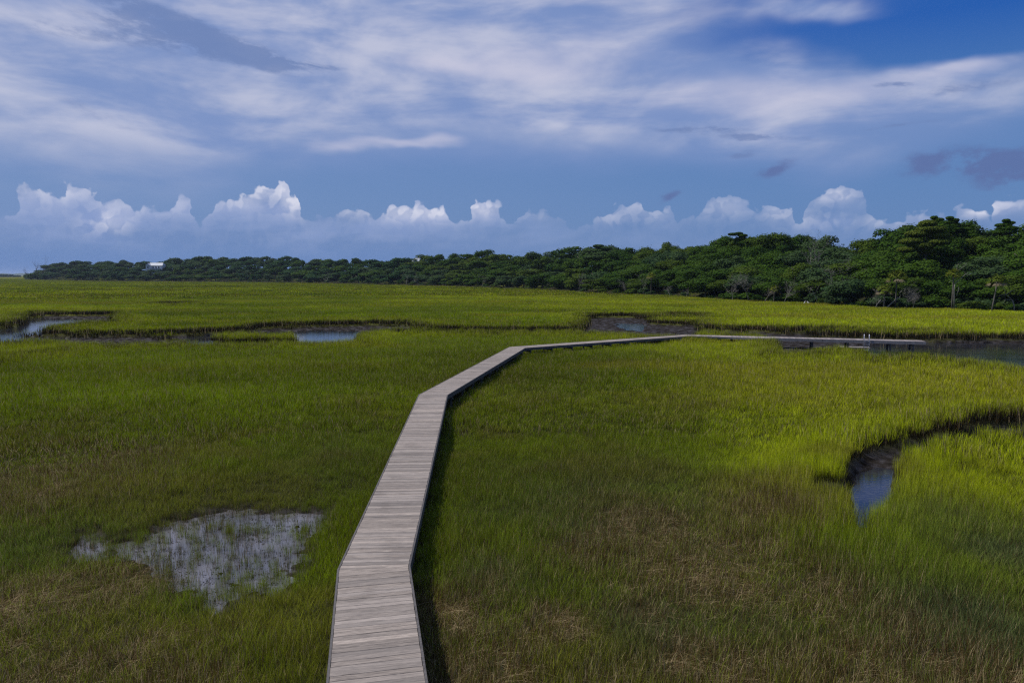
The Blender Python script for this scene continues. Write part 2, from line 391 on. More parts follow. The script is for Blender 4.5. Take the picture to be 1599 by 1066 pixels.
# front edge of the woods (photo column -> row of its foot) and its skyline
FRONT = [(40, 437.4), (100, 438), (160, 439.5), (300, 440.5), (450, 441.5), (600, 445), (700, 447.5), (850, 452.5), (950, 459), (1050, 462), (1120, 468), (1180, 471), (1250, 473), (1350, 480), (1450, 482), (1599, 486), (1800, 492), (2100, 500)]
SKY = [(40, 432), (60, 424), (85, 414), (120, 410), (200, 409), (240, 412), (270, 407), (330, 402), (360, 405), (410, 403), (500, 406), (560, 407), (640, 404), (700, 403), (742, 395), (800, 401), (850, 398), (905, 389), (950, 391), (1000, 388),
       (1050, 385), (1100, 383), (1140, 369), (1170, 366), (1200, 366), (1225, 362), (1260, 372), (1290, 374), (1315, 386), (1340, 381), (1370, 366), (1400, 356), (1440, 344), (1460, 342), (1500, 350), (1540, 350), (1570, 354), (1599, 352), (1800, 350), (2100, 345)]
_ft = np.array([(p - 799.5) / F_PX for p, _ in FRONT]); _fy = np.array([W(p, r, .5)[1] for p, r in FRONT])
_st = np.array([(p - 799.5) / F_PX for p, _ in SKY]); _sr = np.array([r - (3.5 if 80 < p < 1110 else 0) for p, r in SKY])
def front_y(t): return np.where(t < _ft[0], 9000.0, np.interp(t, _ft, _fy))
def depth_D(yf): return 0.16 * np.minimum(yf, 1200) + 14
def sky_z(t, y): return CAM_H + (HOR - np.interp(t, _st, _sr)) / F_PX * y
def tree_h(yf): return np.interp(yf, [120, 250, 500, 1000], [9.5, 10.5, 12.5, 15])
def land(x, y, want='z'):
    x = np.asarray(x, float); y = np.asarray(y, float)
    r = np.hypot(x, y)
    amp = np.clip(r / 90, .12, 1.3)
    amp2 = np.clip((r - 60) / 60, 0, 3.5)
    wx = x + (fbm(x, y, 2.2, 3) - .5) * 1.5 * amp + (fbm(x, y, 13, 13) - .5) * 2.4 * amp2; wy = y + (fbm(x, y, 2.2, 9) - .5) * 1.5 * amp + (fbm(x, y, 11, 19) - .5) * 1.6 * amp2
    z = 0.42 + (fbm(x, y, 6, 21) - .5) * .16 + (fbm(x, y, 40, 5) - .5) * .12
    near = np.full(x.shape, 99.0)                 # distance to the nearest creek edge
    for lv, bw, pl in CARVE_W:
        pa = np.array(pl); m = (wx > pa[:, 0].min() - 6) & (wx < pa[:, 0].max() + 6) & (wy > pa[:, 1].min() - 6) & (wy < pa[:, 1].max() + 6)
        if not m.any(): continue
        d = np.full(x.shape, 99.0); d[m] = poly_sdf(wx[m], wy[m], pl)
        near = np.minimum(near, d)
        bed = lv + (fbm(x, y, 1.7, 31) - .5) * (.12 if lv > .15 else .26 if lv > 0 else .1 if lv < -.3 else .42)
        bk = np.where(r > 40, bw * .45, bw)
        z = np.where(m, np.minimum(z, bed + (z - bed) * sstep(0, 1, (d + bk) / (bk + .05))), z)
    isl = np.full(x.shape, 99.0)
    for pl in ISLE_W:
        pa = np.array(pl); m = (x > pa[:, 0].min() - 3) & (x < pa[:, 0].max() + 3) & (y > pa[:, 1].min() - 3) & (y < pa[:, 1].max() + 3)
        if m.any(): isl[m] = np.minimum(isl[m], poly_sdf(wx[m], wy[m], pl))
    z = np.where(isl < .6, np.maximum(z, .3 * sstep(.6, -.3, isl)), z)
    near = np.where(isl < .2, 1.6, near)
    pond = np.full(x.shape, 99.0)
    m = (x < 0) & (y < 26)
    if m.any():
        for pl in POND_W: pond[m] = np.minimum(pond[m], poly_sdf(wx[m], wy[m], pl) + (fbm(x[m], y[m], 1.1, 55, 3) - .5) * .9)
    pw = sstep(3.2, 0.0, pond)
    z = z * (1 - pw) + .10 * pw
    z = np.where(pond < .25, z - .16 * sstep(.25, -.5, pond) + (fbm(x, y, .30, 77, 3) - .5) * .20, z)
    t = x / np.maximum(y, 1e-3)
    yf = front_y(t); D = depth_D(yf)
    f = np.where(y > 1, (y - yf) / D, -1)
    zt = sky_z(t, yf + D) - tree_h(yf)
    z = np.where(f > 0, z + np.maximum(zt - .5, 0) * sstep(-.15, 1.1, f), z)
    if want == 'z': return z
    return z, near, pond, f

# ================================================================== ground sheet
def build_ground():
    dense = np.radians(np.arange(-47, 47.01, 0.115)); coarse = np.radians(np.concatenate([np.arange(50, 180, 4), np.arange(180, 310.1, 4)]))
    ang = np.concatenate([dense, coarse]); na = len(ang)
    rad = np.concatenate([[.6, 2, 4, 6, 7.5], 8.5 * np.exp(np.arange(0, 380) * 0.0083)])
    rad = np.concatenate([rad, rad[-1] * np.exp(np.arange(1, 120) * 0.045)]); nr = len(rad)
    rad = np.append(rad[rad < 9200], 9400.0); nr = len(rad)
    A, Rr = np.meshgrid(ang, rad)
    X = Rr * np.sin(A); Y = Rr * np.cos(A)
    Z, near, pond, f = land(X, Y, 'all')
    Z = np.where(Rr > 3000, 0.3, Z)
    idx = np.arange(nr * na).reshape(nr, na)
    nx = np.roll(idx, -1, axis=1)
    faces = np.stack([idx[:-1], idx[1:], nx[1:], nx[:-1]], -1).reshape(-1, 4)[:, ::-1]
    c = len(idx.reshape(-1))
    V = np.stack([X, Y, Z], -1).reshape(-1, 3)
    V = np.vstack([V, [[0, 0, .4]]])
    cap = np.stack([idx[0], nx[0], np.full(na, c)], -1)[:, ::-1]
    # what grows there: 0 bare mud .. 1 grass, and woodland floor
    veg = sstep(-.35, .15, near) * sstep(-.2, .3, pond)
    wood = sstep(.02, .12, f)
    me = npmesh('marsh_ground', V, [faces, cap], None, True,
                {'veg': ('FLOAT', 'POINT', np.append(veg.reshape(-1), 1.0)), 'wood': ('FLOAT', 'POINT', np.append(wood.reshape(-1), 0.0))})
    m, t, b = mat('marsh_ground')
    av = t.new('ShaderNodeAttribute', attribute_name='veg').outputs['Fac']
    aw = t.new('ShaderNodeAttribute', attribute_name='wood').outputs['Fac']
    pos = t.new('ShaderNodeNewGeometry').outputs['Position']
    n1 = t.noise(pos, 1.3, 6, .6); n2 = t.noise(pos, .06, 5, .6); n3 = t.noise(pos, 9, 4, .6)
    mud = t.mix(t.sstep(n1, .35, .65), (.013, .011, .009), (.036, .031, .030))
    mud = t.mix(t.sstep(n3, .62, .72), mud, (.03, .035, .02))
    gr = t.mix(t.sstep(n2, .35, .65), (.13, .15, .012), (.19, .20, .02))
    gr = t.mix(t.sstep(n3, .4, .6), gr, (.05, .05, .014))
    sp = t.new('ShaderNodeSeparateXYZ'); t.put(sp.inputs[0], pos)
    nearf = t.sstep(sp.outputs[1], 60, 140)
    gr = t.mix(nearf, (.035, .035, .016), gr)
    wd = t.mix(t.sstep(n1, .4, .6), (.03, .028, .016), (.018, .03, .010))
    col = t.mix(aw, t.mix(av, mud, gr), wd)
    t.put(b.inputs['Base Color'], col)
    t.put(b.inputs['Roughness'], t.m('ADD', t.mul(av, .5), t.m('MULTIPLY_ADD', n1, 1.1, .12), clamp=True))
    t.put(b.inputs['Specular IOR Level'], t.mul(t.mul(t.sstep(n1, .50, .62), t.sub(1.0, av)), .3))
    bp = t.new('ShaderNodeBump'); bp.inputs['Strength'].default_value = .6; bp.inputs['Distance'].default_value = .08
    t.put(bp.inputs['Height'], t.noise(pos, 5, 6, .65)); t.l.new(bp.outputs[0], b.inputs['Normal'])
    me.materials.append(m)
    o = link(bpy.data.objects.new('marsh_ground', me)); tag(o, kind='structure')
build_ground()

def water_sheet(name, V, F, c1, c2, ior, bump, kind_scale):
    me = npmesh(name, np.array(V, float), np.array(F))
    m, t, b = mat(name)
    pos = t.new('ShaderNodeNewGeometry').outputs['Position']
    n = t.noise(pos, .5, 4, .6)
    t.put(b.inputs['Base Color'], t.mix(t.sstep(n, .4, .6), c1, c2))
    b.inputs['Roughness'].default_value = .06; b.inputs['IOR'].default_value = ior
    bp = t.new('ShaderNodeBump'); bp.inputs['Strength'].default_value = bump; bp.inputs['Distance'].default_value = .02
    mp = t.new('ShaderNodeMapping'); mp.inputs['Scale'].default_value = (1, 1.6, 1); t.put(mp.inputs[0], pos)
    t.put(bp.inputs['Height'], t.noise(mp.outputs[0], kind_scale, 3, .6)); t.l.new(bp.outputs[0], b.inputs['Normal'])
    me.materials.append(m)
    o = link(bpy.data.objects.new(name, me)); tag(o, kind='structure')
water_sheet('pond_water', [(-400, 6, 0), (0, 6, 0), (0, 30, 0), (-400, 30, 0)], [[0, 1, 2, 3]], (.07, .068, .072), (.12, .115, .125), 1.8, .25, 6)
water_sheet('creek_water', [(0, 6, 0), (500, 6, 0), (500, 30, 0), (0, 30, 0), (-400, 30, 0), (500, 420, 0), (-400, 420, 0)], [[0, 1, 2, 3], [4, 2, 5, 6]], (.012, .014, .022), (.025, .026, .034), 1.5, .3, 4)

# ================================================================== boardwalk
DZ, WID = 1.30, 1.56
def wood(name, c1, c2, c3, axis=True):
    m, t, b = mat(name)
    tc = t.new('ShaderNodeAttribute', attribute_name='gco').outputs['Vector'] if axis else t.new('ShaderNodeTexCoord').outputs['Object']
    rnd = t.new('ShaderNodeAttribute', attribute_name='rnd').outputs['Fac'] if axis else t.new('ShaderNodeObjectInfo').outputs['Random']
    mp = t.new('ShaderNodeMapping'); mp.inputs['Scale'].default_value = (2.6, 44, 4) if axis else (14, 14, 1.5)
    t.put(mp.inputs[0], tc)
    add = t.new('ShaderNodeVectorMath', operation='ADD'); t.put(add.inputs[0], mp.outputs[0]); t.put(add.inputs[1], t.comb(t.mul(rnd, 37.), t.mul(rnd, 91.), 0.))
    g = t.noise(add.outputs[0], 1.0, 6, .65, 1.2)
    k = t.noise(add.outputs[0], .35, 3, .5, 2.0)
    col = t.mix(t.sstep(g, .32, .68), c2, c1)
    col = t.mix(t.mul(t.sstep(rnd, .0, 1.), .5), col, c3)
    col = t.mix(t.mul(t.sstep(k, .60, .70), .6), col, [q * .45 for q in c2])
    pos = t.new('ShaderNodeNewGeometry').outputs['Position']
    st = t.noise(pos, .9, 4, .6)
    col = t.mix(t.mul(t.sstep(st, .5, .7), .35), col, [q * .62 for q in c2])
    vv = t.new('ShaderNodeVectorMath', operation='SCALE'); t.put(vv.inputs[0], col); t.put(vv.inputs['Scale'], t.m('MULTIPLY_ADD', t.m('FRACT', t.mul(rnd, 17.3)), .50, .74)); col = vv.outputs[0]
    t.put(b.inputs['Base Color'], col); b.inputs['Roughness'].default_value = .75; b.inputs['Specular IOR Level'].default_value = .25
    bp = t.new('ShaderNodeBump'); bp.inputs['Strength'].default_value = .4; bp.inputs['Distance'].default_value = .006
    t.put(bp.inputs['Height'], g); t.l.new(bp.outputs[0], b.inputs['Normal'])
    return m
M_DECK = wood('weathered_decking', (.365, .31, .262), (.15, .127, .110), (.21, .188, .172))
M_DECK2 = wood('weathered_dock_planks', (.30, .27, .245), (.19, .165, .155), (.28, .22, .20))
M_RIM = wood('weathered_rim', (.13, .12, .115), (.07, .065, .065), (.09, .085, .085), False)
M_RIML = wood('pale_fascia', (.34, .31, .28), (.20, .18, .165), (.30, .27, .24), False)
M_POST = wood('post_wood', (.13, .12, .11), (.06, .055, .05), (.10, .09, .085), False)
M_METAL = simple('galvanised_metal', (.62, .63, .65), .4, 30, .12, .5, .6)

def clip(poly, px, py, nx, ny):                  # keep the side where (p - (px,py)).n >= 0
    out = []
    for i in range(len(poly)):
        a = poly[i]; b = poly[(i + 1) % len(poly)]
        da = (a[0] - px) * nx + (a[1] - py) * ny; db = (b[0] - px) * nx + (b[1] - py) * ny
        if da >= 0: out.append(a)
        if da * db < 0:
            k = da / (da - db); out.append((a[0] + k * (b[0] - a[0]), a[1] + k * (b[1] - a[1])))
    return out
def build_boardwalk():
    root = empty('boardwalk', (0, 0, 0))
    tag(root, 'grey weathered timber boardwalk bending over the marsh and ending as a dock', 'boardwalk')
    L = [(-2.3, -2.0), None, W(530, 889, DZ), W(655, 616, DZ), W(796, 541.5, DZ), W(1069, 522.3, DZ), W(1439, 531.2, DZ)]
    a = np.array(W(514, 1066, DZ)); b = np.array(L[2]); d = (b - a) / np.linalg.norm(b - a)
    L = [tuple(a - d * 13)] + L[2:]
    L = [np.array(p) for p in L]
    n = len(L) - 1
    dirs = [(L[i + 1] - L[i]) / np.linalg.norm(L[i + 1] - L[i]) for i in range(n)]
    nor = [np.array([q[1], -q[0]]) for q in dirs]               # to the right of travel
    def right(i, w=WID):                                        # right-hand corner at node i
        if i == 0: return L[0] + nor[0] * w
        if i == n: return L[n] + nor[n - 1] * w
        m = nor[i - 1] + nor[i]; m = m / np.linalg.norm(m)
        return L[i] + m * (w / m.dot(nor[i]))
    RT = [right(i) for i in range(n + 1)]
    rnd = random.Random(3)
    for i in range(n):
        L0, L1, R0, R1 = L[i], L[i + 1], RT[i], RT[i + 1]
        d, nn = dirs[i], nor[i]
        extra = 0.0
        s0 = min(0, (R0 - L0).dot(d)) - .2; s1 = max((L1 - L0).dot(d), (R1 - L0).dot(d)) + .2
        s = s0; verts = []; faces = []; gco = []; rr = []
        while s < s1:
            w = .139 + rnd.uniform(-.002, .002); gap = rnd.uniform(.004, .009)
            ext = 0.0
            if i == n - 1 and s < 9.2: ext = 0.10 + .055 * max(s, 0)        # the wider first stretch of the dock
            j = rnd.uniform(-.006, .006)
            q = [L0 + d * s + nn * j, L0 + d * s + nn * (WID + ext + j), L0 + d * (s + w) + nn * (WID + ext + j), L0 + d * (s + w) + nn * j]
            q = [tuple(v) for v in q]
            for (A, B, sg) in ((L0, R0, 1), (L1, R1, -1)):
                e = B - A; nv = np.array([-e[1], e[0]]) * sg; nv = nv / np.linalg.norm(nv)
                q = clip(q, A[0] + nv[0] * .002, A[1] + nv[1] * .002, nv[0], nv[1])
                if len(q) < 3: break
            s += w + gap
            if len(q) < 3: continue
            dz = rnd.uniform(-.004, .004); o = len(verts); k = len(q); r = rnd.random()
            for z in (DZ - .038 + dz, DZ + dz):
                for (x, y) in q:
                    verts.append((x, y, z)); v = np.array([x, y]) - L0
                    gco.append((v.dot(nn), v.dot(d), z)); rr.append(r)
            faces.append(tuple(o + c for c in range(k - 1, -1, -1)) if False else tuple(o + c for c in range(k)))
            faces.append(tuple(o + k + c for c in range(k - 1, -1, -1)))
            for c in range(k): faces.append((o + c, o + k + c, o + k + (c + 1) % k, o + (c + 1) % k))
        me = bpy.data.meshes.new('decking'); me.from_pydata(verts, [], faces); me.update()
        bmx = bmesh.new(); bmx.from_mesh(me); bmesh.ops.recalc_face_normals(bmx, faces=bmx.faces); bmx.to_mesh(me); bmx.free()
        at = me.attributes.new('gco', 'FLOAT_VECTOR', 'POINT'); at.data.foreach_set('vector', np.array(gco, np.float32).reshape(-1))
        at = me.attributes.new('rnd', 'FLOAT', 'POINT'); at.data.foreach_set('value', np.array(rr, np.float32))
        me.materials.append(M_DECK2 if i == n - 1 else M_DECK)
        o = link(bpy.data.objects.new('decking', me)); o.parent = root
        # rim boards along both edges, mitred at the bends, a few mm proud
        mL = nor[i]
        for side in (0, 1):
            rb = MB(); th = .042
            if side == 0: P0, P1 = L0, L1
            else: P0, P1 = R0, R1
            def off(i0, base, sg):
                if i0 == 0 or i0 == n: m = nor[min(i0, n - 1)]; kk = 1
                else: m = nor[i0 - 1] + nor[i0]; m = m / np.linalg.norm(m); kk = 1 / m.dot(nor[i])
                return base + m * sg * th * kk
            sg = -1 if side == 0 else 1
            g0 = P0 + nor[i] * sg * .008; g1 = P1 + nor[i] * sg * .008
            if side == 1 and i == n - 1:
                st = L0 + d * 9.25 + nn * WID
                rb.prism([tuple(x) for x in (st, g1, off(i + 1, g1, sg), st + nn * th)], DZ - .30, DZ + .006)
                w0 = R0 + nn * .02; w1 = L0 + d * 9.2 + nn * (WID + .10 + .055 * 9.2 + .012)
                rb.prism([tuple(x) for x in (w0, w1, w1 + nn * th, w0 + nn * th)], DZ - .20, DZ + .006)
            else:
                rb.prism([tuple(x) for x in (g0, g1, off(i + 1, g1, sg), off(i, g0, sg))], DZ - .24, DZ + .006)
            rb.build('rim_board', M_RIML if i == n - 1 else M_RIM, root)
        # stringers and posts
        jb = MB(); ln = float(np.linalg.norm(L1 - L0))
        for off_ in (.35, .78, 1.2):
            A = L0 + nn * off_ + d * .35; B = L0 + nn * off_ + d * (ln - .35); c = (A + B) / 2
            jb.box((c[0], c[1], DZ - .145), (float(np.linalg.norm(B - A)), .045, .20), math.atan2(d[1], d[0]))
        jb.build('stringer', M_POST, root)
        if i < n - 1: stations = list(np.arange(1.3, ln - .4, 2.5))
        else: stations = [2.0, 5.0, 8.0] + [float((np.array(W(p, 533, DZ - .1)) - L0).dot(d)) for p in (1271, 1325, 1388, 1421)]
        for sx in stations:
            hd = MB(); c = L0 + d * sx + nn * (WID / 2)
            hd.box((c[0], c[1], DZ - .345), (.09, WID + .06, .19), math.atan2(d[1], d[0]))
            hd.build('crossbeam', M_POST, root)
            for side in (.12, WID - .12):
                p = L0 + d * (sx + .10) + nn * side
                wd_ = .20 if i == n - 1 else .13
                pm = MB(); r = wd_ / 2
                pm.tube([(p[0], p[1], -1.0), (p[0], p[1], DZ - .26)], [r * 1.06, r], 8)
                pm.build('post', M_POST, root)
    # swim ladder on the near edge of the dock
    e = nor[-1]; dd = dirs[-1]
    s = float((np.array(W(1357.5, 533, DZ)) - L[n - 1]).dot(dd))
    base = L[n - 1] + dd * s + e * (WID + .10)
    lad = empty('ladder', (float(base[0]), float(base[1]), DZ), math.atan2(dd[1], dd[0])); lad.parent = root
    for sx in (-.24, .24):
        mb = MB(); mb.tube([(sx, .28, .0), (sx, .26, .50), (sx, .16, .60), (sx, .06, .56), (sx, .0, .4), (sx, .0, -1.05)], .032, 8); mb.build('ladder_rail', M_METAL, lad, True)
    for z in (-.12, -.42, -.72, -1.0):
        mb = MB(); mb.box((0, 0, z), (.46, .08, .035)); mb.build('rung', M_METAL, lad)
    # post pile caps at the outer end
    return L, RT, dirs, nor, n
BW = build_boardwalk()

def build_float():
    L, RT, dirs, nor, n = BW
    a = np.array(W(1306, 537.6, .36)); b = np.array(W(1350, 538.4, .36)); d = dirs[-1]
    s0 = float((a - L[n - 1]).dot(d)); s1 = float((b - L[n - 1]).dot(d))
    c = L[n - 1] + d * (s0 + s1) / 2 - nor[-1] * .75
    root = empty('floating_platform', (float(c[0]), float(c[1]), 0.0), math.atan2(d[1], d[0]))
    tag(root, 'small pale floating platform lying low in the creek beside the dock next to the ladder', 'platform')
    ln = float(s1 - s0)
    m = MB()
    k = int(ln / .145)
    for i in range(k): m.box((-ln / 2 + .07 + i * ln / k, 0, .34), (ln / k - .012, 1.1, .04))
    m.build('deck', M_RIML, root)
    m = MB(); m.box((0, -.57, .27), (ln, .04, .16)); m.box((0, .57, .27), (ln, .04, .16)); m.build('frame', M_RIML, root)
    for sx in (-ln / 3, ln / 3):
        m = MB(); m.tube([(sx, -.45, .07), (sx, .45, .07)], .13, 10); m.build('float', M_POST, root, True)
build_float()

# ================================================================== grass
def blade_mesh(name, seed, n, rad, wid, lean, hmin=.6, curl=.25, flat=0.0, segs=3):
    """a tuft of n blades, unit height, spread over a disc of radius rad"""
    g = np.random.default_rng(seed)
    V = []; Fq = []; Ft = []; H = []; Rn = []
    ang = g.uniform(0, 2 * np.pi, n); rr = rad * np.sqrt(g.uniform(0, 1, n))
    for i in range(n):
        bx, by = rr[i] * np.cos(ang[i]), rr[i] * np.sin(ang[i])
        h = g.uniform(hmin, 1.0); w = wid * g.uniform(.6, 1.2)
        th = g.uniform(0, 2 * np.pi); ld = g.uniform(0, 2 * np.pi)
        le = abs(g.normal(0, lean)) + curl * g.uniform(0, .4)
        if flat: ld = g.normal(.6, .7); le = g.uniform(.6, 1.6) * flat; h *= .75
        tx, ty = np.cos(th) * w / 2, np.sin(th) * w / 2
        lx, ly = np.cos(ld) * le, np.sin(ld) * le
        o = len(V); r = g.random()
        for s in range(segs):
            q = s / segs
            zz = h * (q - .28 * le * q * q if not flat else np.sin(q * 1.6) * .6)
            k = 1.0 - .35 * q
            cx, cy = bx + lx * h * q ** 1.7, by + ly * h * q ** 1.7
            V += [(cx - tx * k, cy - ty * k, zz), (cx + tx * k, cy + ty * k, zz)]; H += [q, q]; Rn += [r, r]
        zz = h * (1 - .28 * le) if not flat else h * (.6 - .35 * g.random())
        V.append((bx + lx * h, by + ly * h, zz)); H.append(1.0); Rn.append(r)
        for s in range(segs - 1): Fq.append((o + 2 * s, o + 2 * s + 1, o + 2 * s + 3, o + 2 * s + 2))
        e = o + 2 * (segs - 1); Ft.append((e, e + 1, e + 2))
    fl = [np.array(Fq), np.array(Ft)] if Fq else np.array(Ft)
    return npmesh(name, V, fl, None, False, {'h': ('FLOAT', 'POINT', H), 'r': ('FLOAT', 'POINT', Rn)})

def grass_material():
    m, t, b = mat('marsh_grass')
    tint = t.new('ShaderNodeAttribute', attribute_type='INSTANCER', attribute_name='tint').outputs['Color']
    dead = t.new('ShaderNodeAttribute', attribute_type='INSTANCER', attribute_name='dead').outputs['Fac']
    h = t.new('ShaderNodeAttribute', attribute_name='h').outputs['Fac']
    r = t.new('ShaderNodeAttribute', attribute_name='r').outputs['Fac']
    straw = t.mix(t.sstep(t.m('FRACT', t.mul(r, 7.3)), .45, 1.0), (.085, .050, .016), (.52, .41, .22))
    sheath_shade = t.new('ShaderNodeAttribute', attribute_type='INSTANCER', attribute_name='sheath_shade').outputs['Fac']
    isdead = t.sstep(t.sub(dead, r), -.03, .03)
    v = t.m('MULTIPLY_ADD', t.m('FRACT', t.mul(r, 13.7)), .75, .62)
    sc = t.new('ShaderNodeVectorMath', operation='SCALE'); t.put(sc.inputs[0], tint); t.put(sc.inputs['Scale'], v)
    base = t.mix(t.sstep(h, t.m('MULTIPLY_ADD', sheath_shade, 1.05, -.36), t.m('MULTIPLY_ADD', sheath_shade, 1.0, .08)), (.022, .020, .010), sc.outputs[0])     # brown sheaths at the foot, plus bank-face shade painted up the blade
    col = t.mix(isdead, base, straw)
    t.put(b.inputs['Base Color'], col); b.inputs['Roughness'].default_value = .7; b.inputs['Specular IOR Level'].default_value = .1
    tr = t.new('ShaderNodeBsdfTranslucent'); t.put(tr.inputs[0], col)
    mx = t.new('ShaderNodeMixShader'); mx.inputs[0].default_value = .32
    t.l.new(b.outputs[0], mx.inputs[1]); t.l.new(tr.outputs[0], mx.inputs[2])
    out = [n for n in m.node_tree.nodes if n.type == 'OUTPUT_MATERIAL'][0]
    t.l.new(mx.outputs[0], out.inputs[0])
    return m
M_GRASS = grass_material()

def scatter(name, protos, P, rot, scl, tint, dead, idx, kind='stuff', sheath_shade=None):
    """one object: points carrying rotation/scale/tint, blades instanced on them"""
    me = npmesh(name, P, [np.zeros((0, 3), int)], None, False, {
        'rot': ('FLOAT_VECTOR', 'POINT', rot), 'scl': ('FLOAT_VECTOR', 'POINT', scl),
        'tint': ('FLOAT_COLOR', 'POINT', np.hstack([tint, np.ones((len(P), 1))])), 'dead': ('FLOAT', 'POINT', dead), 'sheath_shade': ('FLOAT', 'POINT', np.full(len(P), .55) if sheath_shade is None else sheath_shade), 'idx': ('INT', 'POINT', idx.astype(np.int32))})
    o = link(bpy.data.objects.new(name, me))
    ng = bpy.data.node_groups.new(name, 'GeometryNodeTree')
    ng.interface.new_socket('Geometry', in_out='INPUT', socket_type='NodeSocketGeometry')
    ng.interface.new_socket('Geometry', in_out='OUTPUT', socket_type='NodeSocketGeometry')
    N = ng.nodes; Lk = ng.links
    gi = N.new('NodeGroupInput'); go = N.new('NodeGroupOutput'); join = N.new('GeometryNodeJoinGeometry')
    def attr(nm, ty):
        a = N.new('GeometryNodeInputNamedAttribute'); a.data_type = ty; a.inputs['Name'].default_value = nm
        return [s for s in a.outputs if s.enabled and s.name == 'Attribute'][0]
    ar, asc, ai = attr('rot', 'FLOAT_VECTOR'), attr('scl', 'FLOAT_VECTOR'), attr('idx', 'INT')
    e2r = N.new('FunctionNodeEulerToRotation'); Lk.new(ar, e2r.inputs[0])
    for k, pm in enumerate(protos):
        po = bpy.data.objects.new(pm.name, pm)
        if not pm.materials: pm.materials.append(M_GRASS)
        oi = N.new('GeometryNodeObjectInfo'); oi.inputs['Object'].default_value = po; oi.inputs['As Instance'].default_value = True
        cp = N.new('FunctionNodeCompare'); cp.data_type = 'INT'; cp.operation = 'EQUAL'
        ints = [s for s in cp.inputs if s.enabled and s.type == 'INT']
        Lk.new(ai, ints[0]); ints[1].default_value = k
        ip = N.new('GeometryNodeInstanceOnPoints')
        Lk.new(gi.outputs[0], ip.inputs['Points']); Lk.new(oi.outputs['Geometry'], ip.inputs['Instance'])
        Lk.new(cp.outputs[0], ip.inputs['Selection']); Lk.new(e2r.outputs[0], ip.inputs['Rotation']); Lk.new(asc, ip.inputs['Scale'])
        Lk.new(ip.outputs[0], join.inputs[0])
    Lk.new(join.outputs[0], go.inputs[0])
    md = o.modifiers.new('scatter', 'NODES'); md.node_group = ng
    return tag(o, kind=kind)

LOD = [  # y range, spacing, tuft radius, blades, blade width, proto variants
    (0, 32, .24, .26, 54, .0075), (32, 85, .48, .50, 70, .018), (85, 240, 1.1, 1.1, 80, .048), (240, 1500, 4.2, 3.6, 90, .17)]
PR = []
for k, (r0, r1, sp, rad, n, w) in enumerate(LOD):
    for v in range(3): PR.append(blade_mesh('grass_tuft', 100 + 10 * k + v, n, rad, w, .11 if k < 2 else .10, segs=3 if k < 2 else 2))
    PR.append(blade_mesh('straw_tuft', 900 + k, int(n * .8), rad, w * .9, .3, flat=.9, segs=3 if k < 2 else 2))
PR.append(blade_mesh('pond_stem', 700, 4, .06, .012, .08, segs=2))
_g = np.random.default_rng(8); _v = []
for _k in range(9):
    _c = _g.uniform(-.25, .25, 2); _a = _g.uniform(0, 3.14); _l = _g.uniform(.02, .06); _w = _g.uniform(.008, .02)
    _d = np.array([np.cos(_a), np.sin(_a)]); _n = np.array([-_d[1], _d[0]])
    for _q, _z in ((-_d * _l, 0), (_n * _w, .006), (_d * _l, 0), (-_n * _w, .004)): _v.append((*(_c + _q), _z))
PR.append(npmesh('floating_scrap', _v, np.arange(36).reshape(-1, 4), None, False, {'h': ('FLOAT', 'POINT', np.full(36, .2)), 'r': ('FLOAT', 'POINT', np.repeat(_g.random(9), 4))}))
DEADZ = [(20, 745, 2.6, .9), (90, 722, 2.8, .7), (170, 735, 2.0, .5), (60, 915, 1.7, .9), (150, 890, 1.3, .7), (250, 900, 1.0, .3), (40, 1040, 1.4, .7), (180, 1000, 1.2, .6), (250, 1050, 1.0, .5), (330, 990, .8, .4),
         (690, 955, 1.0, 1.), (720, 1015, 1.1, .9), (790, 980, .8, .5), (860, 950, .55, 1.), (760, 900, .8, .35), (940, 850, 1.2, .5), (1010, 820, 1.6, .8), (1080, 880, 1.4, .9), (1000, 930, .6, .8), (1150, 850, 1.6, .7), (1230, 900, 1.5, .6),
         (1180, 780, 1.6, .45), (1110, 1020, .8, .8), (1340, 1030, 1.3, .6), (1480, 1040, 1.3, .5), (1400, 960, 1.0, .4), (1570, 1050, 1.0, .5), (940, 1040, .8, .3)]
COOLZ = [(1560, 830, 1.8, .9), (1540, 960, 2.2, .8), (1450, 1000, 1.3, .7), (1020, 960, 1.0, .7), (770, 880, 1.0, .6), (60, 830, 2.0, .5), (280, 870, 1.0, .4), (1180, 960, .9, .5), (900, 780, 3.0, .5), (1000, 760, 3, .4), (640, 1060, 1., .5), (540, 700, 3, .3)]
def zones(x, y, Z):
    o = np.zeros(x.shape)
    for px, py, r, a in Z:
        cx, cy = W(px, py, .8)
        rr = r * 1.35
        o = np.maximum(o, a * np.exp(-(((x - cx) / rr) ** 2 + ((y - cy) / (rr * 1.25)) ** 2)))
    return o
